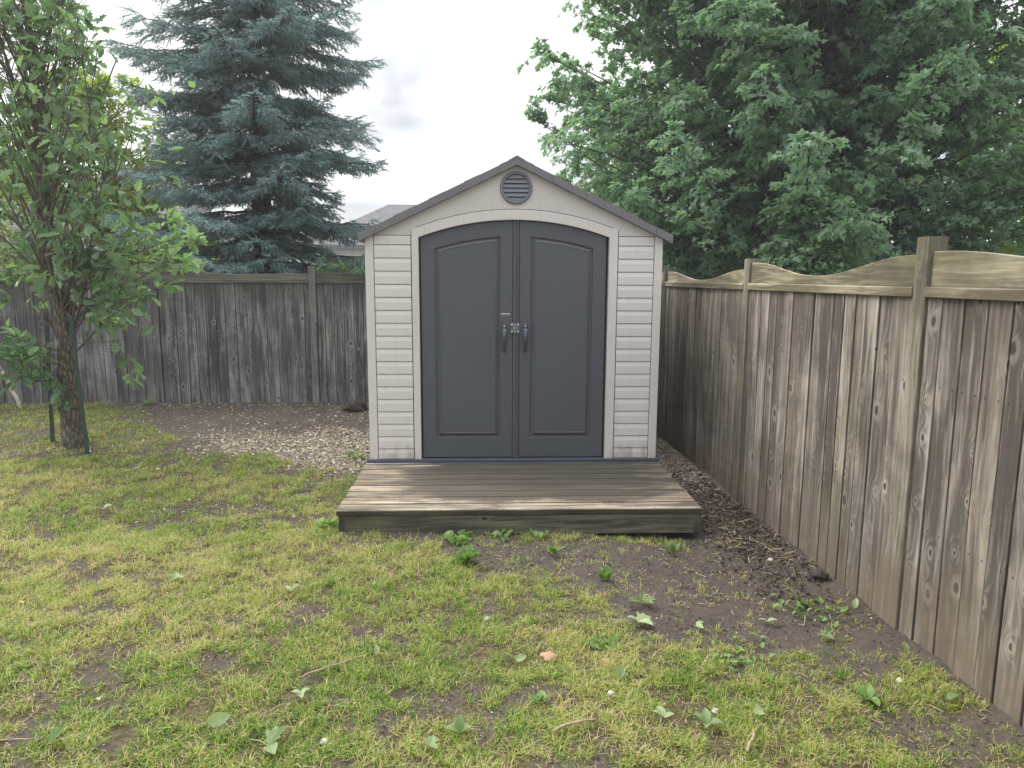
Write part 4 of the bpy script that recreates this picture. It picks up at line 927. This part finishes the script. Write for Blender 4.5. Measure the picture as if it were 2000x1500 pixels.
# wood chips, soil crumbs, straw
def flakes(n, box_, dens, smin, smax, thick, mat, name, label, cat, zoff=.004, col=(0, 1), long=2.0):
    x, y = scatter(n, *box_); so1, ch1, bk1 = masks(x, y); keep = (rng.random(n) < dens(x, y, so1, ch1, bk1)) & outside(x, y); x, y = x[keep], y[keep]; n = len(x)
    TV = [(-.5, -.5, 0), (.5, -.5, 0), (.5, .5, 0), (-.5, .5, 0), (-.45, -.5, thick), (.5, -.42, thick), (.4, .5, thick), (-.5, .4, thick)]
    TF = [np.array([(4, 5, 6, 7), (0, 1, 5, 4), (1, 2, 6, 5), (2, 3, 7, 6), (3, 0, 4, 7)])]
    d = norm(np.c_[rng.normal(0, 1, (n, 2)), rng.normal(0, .25, n)]); X_, Y_, Z_ = basis_from(d, norm(np.c_[rng.normal(0, .35, (n, 2)), np.ones(n)]))
    Y_ = Y_ * rng.uniform(1, long, (n, 1)) ; g = G()
    instances(g, TV, TF, np.c_[x, y, gz(x, y) + zoff * rng.random(n)], X_, Y_, Z_, rng.uniform(smin, smax, n), tint=rng.uniform(*col, n))
    return tag(g.build(name, mat), label, cat, kind='stuff')
def tint_mat(name, a, b, rough=.9):
    m, nt, out = new_mat(name); v = N(nt, 'ShaderNodeAttribute', attribute_name='tint').outputs['Fac']; n = NOISE(nt, geo(nt), 120, 3, .6)
    c = MIX(nt, v, a, b); c = MIX(nt, MR(nt, n, .4, .7, 0, .5), c, tuple(x * .6 for x in a)); principled(nt, out, c, rough, spec=.2); return m
M_CHIP = tint_mat('wood_chip', (.13, .105, .085), (.70, .62, .51)); M_CRMB = tint_mat('soil_crumb', (.05, .04, .035), (.15, .12, .105)); M_STRW = tint_mat('dry_straw', (.13, .10, .07), (.50, .42, .29))
flakes(85000, (-4.8, 1.7, -.9, 3.4), lambda x, y, s, c, b: np.clip(c * 1.0 + .05 * s, 0, 1), .006, .018, .22, M_CHIP, 'wood_chips', 'pale wood chip mulch spread left of the shed and along the right fence', 'mulch', .008)
flakes(60000, (-2.6, 1.75, -4.0, 3.3), lambda x, y, s, c, b: .30 * s * (s > .25) * (fbm(x, y, 3, 7) > .45), .002, .009, .7, M_CRMB, 'soil_crumbs', 'loose dark soil crumbs on the bare patches', 'soil', .006, long=1.3)
flakes(26000, (-4.6, 1.75, -4.0, 3.3), lambda x, y, s, c, b: .16 + .03 * s + .8 * np.exp(-((x - 1.45) ** 2 / .04 + (y + .95) ** 2 / .35)), .0022, .0042, .6, M_STRW, 'straw_litter', 'dry straw and stem litter lying thickest between deck and right fence', 'litter', .018, long=16)

flakes(60000, (-5.2, 1.7, -4.0, 1.0), lambda x, y, s, c, b: .75 * (1 - s), .0012, .0028, .5, M_STRW, 'lawn_thatch', 'short dry clippings lying flat between the grass blades', 'thatch', .010, long=16)
flakes(2200, (-2.4, 1.7, -3.6, 3.3), lambda x, y, s, c, b: .5 * s * (s > .4), .003, .008, .6, M_STONE, 'pebbles', 'tiny pale pebbles scattered over the bare soil', 'pebbles', .004, long=1.3)
flakes(5500, (1.15, 1.75, -2.3, .2), lambda x, y, s, c, b: .9 * np.exp(-((x - 1.48) ** 2 / .05 + (y + 1.0) ** 2 / .6)) * s, .005, .018, .8, M_CRMB, 'soil_lumps', 'rough dark soil lumps heaped along the foot of the right fence', 'soil', .02, long=1.5)
flakes(2000, (1.15, 1.75, -2.0, 0), lambda x, y, s, c, b: .9 * np.exp(-((x - 1.40) ** 2 / .06 + (y + 1.0) ** 2 / .35)) * s, .0022, .0052, .5, M_STRW, 'dead_stalks', 'dead plant stalks strewn on the soil between the deck corner and the right fence', 'stalks', .035, long=18)

# ------------------------------------------------------------------ fallen leaves, sticks, stones, weeds (ground positions)
def P3(x, y, dz=0.0): return np.array([x, y, float(gz(np.array([x]), np.array([y]))[0]) + dz])
OVAL = [(0, 0), (.12, .06), (.26, .25), (.30, .48), (.24, .7), (.12, .88), (0, 1)]
LOBE = [(0, 0), (.10, .04), (.34, .0), (.27, .16), (.55, .38), (.28, .42), (.32, .66), (.14, .68), (0, 1)]
OAKL = [(0, 0), (.05, .1), (.17, .17), (.10, .27), (.26, .38), (.15, .47), (.33, .62), (.19, .68), (.24, .84), (.10, .86), (0, 1)]
def leaf_mesh(g, p, az, L, shape, pitch, roll, tint, curl=.55, fold=.38, flip=False):
    P = np.array(shape); ys = np.linspace(0, 1, 9)
    # strips across so the blade bends; outline sampled at ys
    wv_ = np.interp(ys, P[np.argsort(P[:, 1])][:, 1], P[np.argsort(P[:, 1])][:, 0]) if shape is OVAL else None
    mt_ = Matrix.Rotation(az, 4, 'Z') @ Matrix.Rotation(pitch, 4, 'X') @ Matrix.Rotation(roll, 4, 'Y')
    def place(v): v = mt_ @ Vector(v); return np.array(p) + np.array(v) * L
    zf = lambda x, y: fold * abs(x) + curl * (y - y * y) * .8 - .2 * curl * x * x
    if shape is OVAL:
        V = []
        for y_, w_ in zip(ys, wv_): V += [place((-w_, y_, zf(-w_, y_) * (1))), place((-w_ * .5, y_, zf(-w_ * .5, y_))), place((0, y_, zf(0, y_))), place((w_ * .5, y_, zf(w_ * .5, y_))), place((w_, y_, zf(w_, y_)))]
        F_ = [(i * 5 + j, i * 5 + j + 1, i * 5 + j + 6, i * 5 + j + 5) for i in range(8) for j in range(4)]; g.add(np.array(V), [np.array(F_)], tint=tint)
    else:
        n = len(P); V = [place((q[0], q[1], zf(*q))) for q in P] + [place((-q[0], q[1], zf(*q))) for q in P]
        g.add(np.array(V), [np.arange(n)[None], (np.arange(n)[::-1] + n)[None]], tint=tint)
def fallen(label, x, y, leaves, stem=None, mat=None, name='fallen_leaf', cat='leaf', dz=.024):
    g = G(); p = P3(x, y, dz)
    for (az, L, shp, pitch, roll, tint) in leaves: leaf_mesh(g, p, R(az), L * .72, shp, R(pitch), R(roll), tint)
    if stem: tube(g, [p, p + (math.cos(R(stem[0])) * stem[1] * .5, math.sin(R(stem[0])) * stem[1] * .5, .006), p + (math.cos(R(stem[0])) * stem[1], math.sin(R(stem[0])) * stem[1], -.004)], [.0022, .002, .0018], 5, tint=.7)
    return tag(g.build(name, mat or M_FALL, None, shp is OVAL), label, cat, 'loose leaves lying about the yard')
FL = [
 ('large bright green two part leaf with pale stem in the grass at the bottom left', -.985, -3.33, [(-150, .115, OVAL, 12, 8, .55), (-40, .13, LOBE, 25, -10, .35)], (150, .09)),
 ('round pale green leaf rosette lying in the grass left of centre', -.95, -3.03, [(80, .06, OVAL, 10, 5, .75), (-40, .06, OVAL, 8, -5, .8), (200, .06, OVAL, 10, 5, .7)], None),
 ('small pale folded leaf standing in the grass below the left end of the deck', -.70, -2.76, [(10, .075, OVAL, 35, 40, .8)], None),
 ('big pale green lobed leaf lying on the dirt patch', .50, -2.47, [(-130, .115, OVAL, 6, 0, .95), (-60, .12, LOBE, 4, 6, .9), (100, .09, OVAL, 30, 0, .95)], (170, .19)),
 ('dark green cut leaf sprig lying on the dirt just behind the big pale leaf', .56, -2.27, [(90, .10, OAKL, 8, 0, .1), (-80, .11, OAKL, 4, 5, .55), (-120, .09, OAKL, 5, 0, .5), (-20, .10, OAKL, 10, 0, .25)], None),
 ('pale pair of leaflets alone on the right part of the dirt patch', .77, -2.50, [(-150, .068, OVAL, 6, 15, .8), (-75, .062, OVAL, 14, 0, .75)], (70, .02)),
 ('pale green leaf standing upright in the grass right of centre', .32, -2.96, [(5, .09, LOBE, 62, 0, .7), (-50, .07, OVAL, 45, 0, .75)], None),
 ('three part light green leaf in the grass at the bottom centre', .44, -3.22, [(20, .075, OVAL, 20, 0, .7), (60, .07, OVAL, 15, 10, .75), (-80, .06, OVAL, 15, 0, .7)], None),
 ('bright green leaf sprig in the grass beside the white clover flower', .59, -3.25, [(60, .08, OVAL, 30, 0, .35), (-10, .085, OVAL, 35, 0, .4), (-110, .09, OVAL, 15, 0, .3), (160, .06, OVAL, 15, 0, .45)], None),
 ('small leaf with a brown curled piece at the right edge of the dirt patch', 1.13, -2.46, [(-100, .07, OVAL, 10, 0, .75), (80, .06, OVAL, 10, 10, .7)], None),
 ('dark green leaf lying where the dirt patch meets the grass', 1.03, -2.62, [(65, .075, OVAL, 10, 12, .25), (-110, .05, OVAL, 8, 0, .3)], None),
 ('large dark green leaf in the weeds near the right fence', 1.33, -2.62, [(-160, .085, OVAL, 15, 0, .15), (-60, .08, LOBE, 20, 0, .25)], None),
 ('dark green leaf touching the foot of the right fence', 1.57, -3.14, [(50, .09, OVAL, 35, 20, .15), (-80, .08, OVAL, 18, 0, .2)], None),
 ('thin folded pale leaf lying in the grass at the lower right', .80, -3.16, [(100, .07, OVAL, 12, 60, .85), (-160, .09, OVAL, 10, 60, .8)], None),
 ('two pale narrow leaves lying crossed in the middle of the lawn', -.10, -2.78, [(60, .07, OVAL, 12, 50, .9), (-75, .075, OVAL, 10, 45, .85)], None),
 ('round green leaf in the grass at the very bottom edge', -.42, -3.36, [(-10, .07, LOBE, 12, 0, .55), (-140, .06, OVAL, 15, 0, .5)], None),
 ('dark green upright leaf in the grass at the bottom just right of the round leaf', -.32, -3.28, [(-5, .085, OVAL, 60, 0, .2), (-80, .07, OVAL, 18, 0, .4), (85, .08, OVAL, 15, 0, .3)], None),
 ('small pale leaf pair on the lawn far left in front of the oak', -2.92, -.72, [(95, .085, OVAL, 12, 30, .85), (-85, .10, OVAL, 25, 20, .8)], None),
 ('pale leaf pair in the grass left of the deck corner', -1.82, -1.05, [(80, .10, OVAL, 14, 30, .75), (-170, .09, OVAL, 10, 40, .8)], None),
 ('light leaf lying in the middle of the left lawn', -1.90, -1.95, [(10, .08, LOBE, 30, 20, .85), (-95, .08, OVAL, 15, 0, .6)], None),
 ('pale leaf lying between deck and bottom edge on the left lawn', -1.23, -2.12, [(-30, .085, OAKL, 14, 0, .8), (60, .07, OVAL, 15, 0, .65)], None),
 ('light triangular leaf low on the left lawn', -1.72, -3.02, [(-160, .075, OVAL, 18, 25, .9)], None),
 ('bright green leaf standing in the grass at the bottom left', -1.75, -3.30, [(-50, .10, LOBE, 40, 0, .2)], None),
 ('thin curled pale leaf beside the large two part leaf', -1.25, -3.20, [(-75, .12, OVAL, 10, 65, .75)], None),
 ('fresh green leaf leaning on the right fence above the grass', 1.61, -2.36, [(-40, .075, OVAL, 55, 0, .7)], None),
 ('small bright leaf at the right fence foot near the large dark leaf', 1.61, -2.80, [(-10, .06, OVAL, 65, 0, .45)], None),
]
for lb, x, y, lv, st in FL: fallen(lb, x, y, lv, st)
fallen('small orange yellow leaf lying on the left lawn', -2.52, -2.22, [(80, .05, OVAL, 10, 10, .8)], None, M_YLF)
fallen('small yellow leaf in the grass just left of the deck', -1.47, -.42, [(80, .04, OVAL, 20, 10, .6)], None, M_YLF)
def stick(label, p, q, r, mat=M_STK, n=8):
    g = G(); tube(g, curve(P3(*p, .03), P3(*q, .03), (0, 0, .006), n, .003), np.linspace(r, r * .6, n), 7)
    a = P3(*p, .032) + (P3(*q, .032) - P3(*p, .032)) * .6; tube(g, [a, a + (.014, .018, .010)], [r * .6, r * .3], 5)
    tag(g.build('stick', mat, None, True), label, 'stick', 'small sticks on the ground')
stick('long thin brown stick lying in the grass at the bottom left', (-2.15, -3.34), (-1.78, -3.28), .003)
stick('thin twig in the grass above the bottom left leaf', (-.98, -2.92), (-.75, -2.78), .0035)
stick('pale stick lying in the grass at the bottom centre', (.02, -3.30), (.18, -3.24), .006)
stick('pale stick at the bottom edge right of centre', (.68, -3.42), (.76, -3.30), .006)
stick('short dark twig on the middle of the dirt patch', (.40, -2.06), (.58, -2.28), .003, M_TWIG)
stick('short dark twig at the right of the dirt patch', (.92, -2.22), (.99, -2.19), .006, M_TWIG)
stick('bent dark twig lying near the right fence', (1.26, -1.95), (1.42, -1.86), .005, M_TWIG)
def lump(label, name, cat, x, y, r, mat, squash=.6, rough=.18, group=None, dz=0.0):
    import bmesh
    bm = bmesh.new(); bmesh.ops.create_icosphere(bm, subdivisions=3, radius=r); p = P3(x, y, dz)
    for v in bm.verts:
        d = v.co.normalized(); nv = vnoise(np.array([d.x * 2.3 + d.z * 3 + x * 9]), np.array([d.y * 2.3 + y * 7 + d.z]), 5)[0] + .5 * vnoise(np.array([d.x * 6 + d.z * 5]), np.array([d.y * 6 + x]), 8)[0]
        v.co = v.co * (1 + rough * (nv - .75) * 2); v.co.z *= squash; v.co += Vector(p)
    me = bpy.data.meshes.new(name); bm.to_mesh(me); bm.free(); me.materials.append(mat); [setattr(f_, 'use_smooth', True) for f_ in me.polygons]
    o = bpy.data.objects.new(name, me); scene.collection.objects.link(o); return tag(o, label, cat, group)
M_CLOD = simple_mat('dark_soil_clod', (.05, .04, .034), .95, 0, .4, 60); M_BRKP = simple_mat('pink_brown_bark', (.38, .24, .17), .9, 0, .3, 50)
lump('dark clod of earth against the foot of the right fence', 'soil_clod', 'clod', 1.615, -1.97, .042, M_CLOD, .8, .5, dz=.02)
lump('dark stump of rotten wood by the back left corner of the shed', 'rotten_stump', 'stump', -1.80, 2.9, .10, M_CLOD, .75, .7, dz=.03)
lump('small grey stone in the grass in the middle of the lawn', 'stone', 'stone', -.22, -2.36, .014, M_STONE, .6, .3, 'small stones', .012)
lump('small white stone in the grass at the bottom left of centre', 'stone', 'stone', -.80, -3.30, .013, M_STONE, .6, .3, 'small stones', .014)
lump('small white stone in the grass right of centre', 'stone', 'stone', .27, -3.05, .012, M_STONE, .6, .3, 'small stones', .016)
lump('pinkish stone on the dirt next to the right fence', 'stone', 'stone', 1.44, -1.72, .015, M_STONE, .6, .3, 'small stones', .010)
lump('pale stone at the lower right near the fence foot', 'stone', 'stone', 1.48, -2.98, .016, M_STONE, .6, .3, 'small stones', .012)
lump('curved pinkish piece of bark lying in the grass', 'bark_piece', 'bark', .05, -2.74, .032, M_BRKP, .3, .6, dz=.016)
# white clover flower
cf = thing('clover_flower', 'single white clover blossom in the grass at the lower right', 'flower')
g = G(); p = P3(.635, -3.20, .045)
for q in range(46):
    v = norm(rng.normal(0, 1, 3)); leaf_mesh(g, p + v * .005, rng.uniform(0, 6.28), .009, OVAL, math.asin(v[2]), 0, .9)
g.build('blossom', simple_mat('white_petal', (.72, .68, .74), .6), cf); g = G(); tube(g, [p - (0, 0, .045), p], .0012, 5, tint=.3); g.build('stem', M_WEED, cf)
# weeds
def weed(label, x, y, nl, L, shp, tint, pitch=(15, 50), spread=.0):
    g = G(); p = P3(x, y, .002)
    for q in range(nl):
        az = q * 137.5 + rng.uniform(-15, 15); pp = p + np.r_[rng.normal(0, spread, 2), 0] if spread else p
        leaf_mesh(g, pp + (0, 0, .012), R(az), 1.3 * L * rng.uniform(.6, 1.15), shp, R(rng.uniform(*pitch)), R(rng.uniform(-15, 15)), tint + rng.normal(0, .1), .35)
        if spread: tube(g, [(p + pp) / 2 * 1.0, pp + (0, 0, .006)], .0012, 4, tint=.3)
    tag(g.build('weed', M_WEED, None, True), label, 'weed', 'weeds sprouting in the yard')
weed('leafy green weed clump at the front edge of the deck left of centre', -.42, -1.33, 26, .055, OVAL, .55, (15, 55), .055)
weed('leafy weed at the front edge of the deck near its middle', -.12, -1.30, 18, .04, OVAL, .5, (15, 55), .05)
weed('small weed at the deck front edge right of the middle one', .10, -1.30, 9, .04, OVAL, .5, (20, 60), .02)
weed('green dandelion like weed in front of the deck', -.33, -1.72, 14, .085, OAKL, .5, (12, 45))
weed('broad pale weed sprouting on the dirt in front of the deck', .18, -1.62, 7, .06, OVAL, .6, (30, 65))
weed('grassy weed tuft low on the dirt before the deck', .42, -1.98, 14, .05, OVAL, .35, (25, 65), .012)
weed('little weed on the dirt near the right deck corner', .90, -1.55, 12, .04, OVAL, .4, (25, 65), .03)
weed('creeping small leaved weed patch at the lower edge of the dirt', .86, -2.80, 60, .026, OVAL, .65, (5, 40), .07)
weed('plantain like weed in the grass near the lower right fence', 1.27, -3.12, 8, .05, OVAL, .45, (10, 45))
weed('weedy tuft growing beside the right fence', 1.38, -2.35, 34, .035, OVAL, .55, (10, 60), .08)
weed('pale leafy weed at the left front corner of the deck', -1.25, -1.12, 16, .05, OVAL, .8, (15, 50), .035)
weed('low clover weed in the grass at the bottom centre', -.02, -3.10, 10, .04, OVAL, .5, (10, 40), .02)
weed('small yellow green weed at the foot of the back fence', -4.42, 3.25, 14, .06, OVAL, .9, (20, 60), .03)
weed('leafy weed by the left rear side of the shed', -1.42, .75, 12, .05, OVAL, .6, (10, 50), .06)
weed('tall feathery weed in the grass below the dirt patch', .30, -2.66, 40, .028, OVAL, .75, (15, 75), .035)

# ------------------------------------------------------------------ thin haze volume, added to imitate the camera's veiling glare
g = G(); box(g, -175, 175, -175, 175, -1.6, 14.5)
m = bpy.data.materials.new('glare_veil'); m.use_nodes = True; nt = m.node_tree; nt.nodes.clear(); out = nt.nodes.new('ShaderNodeOutputMaterial')
v = nt.nodes.new('ShaderNodeVolumePrincipled'); v.inputs['Color'].default_value = (.93, .96, 1, 1); v.inputs['Density'].default_value = 0.003; v.inputs['Anisotropy'].default_value = 0.3
nt.links.new(v.outputs[0], out.inputs['Volume'])
tag(g.build('haze', m), 'thin pale haze added over the whole yard to imitate lens glare', 'haze', kind='stuff')
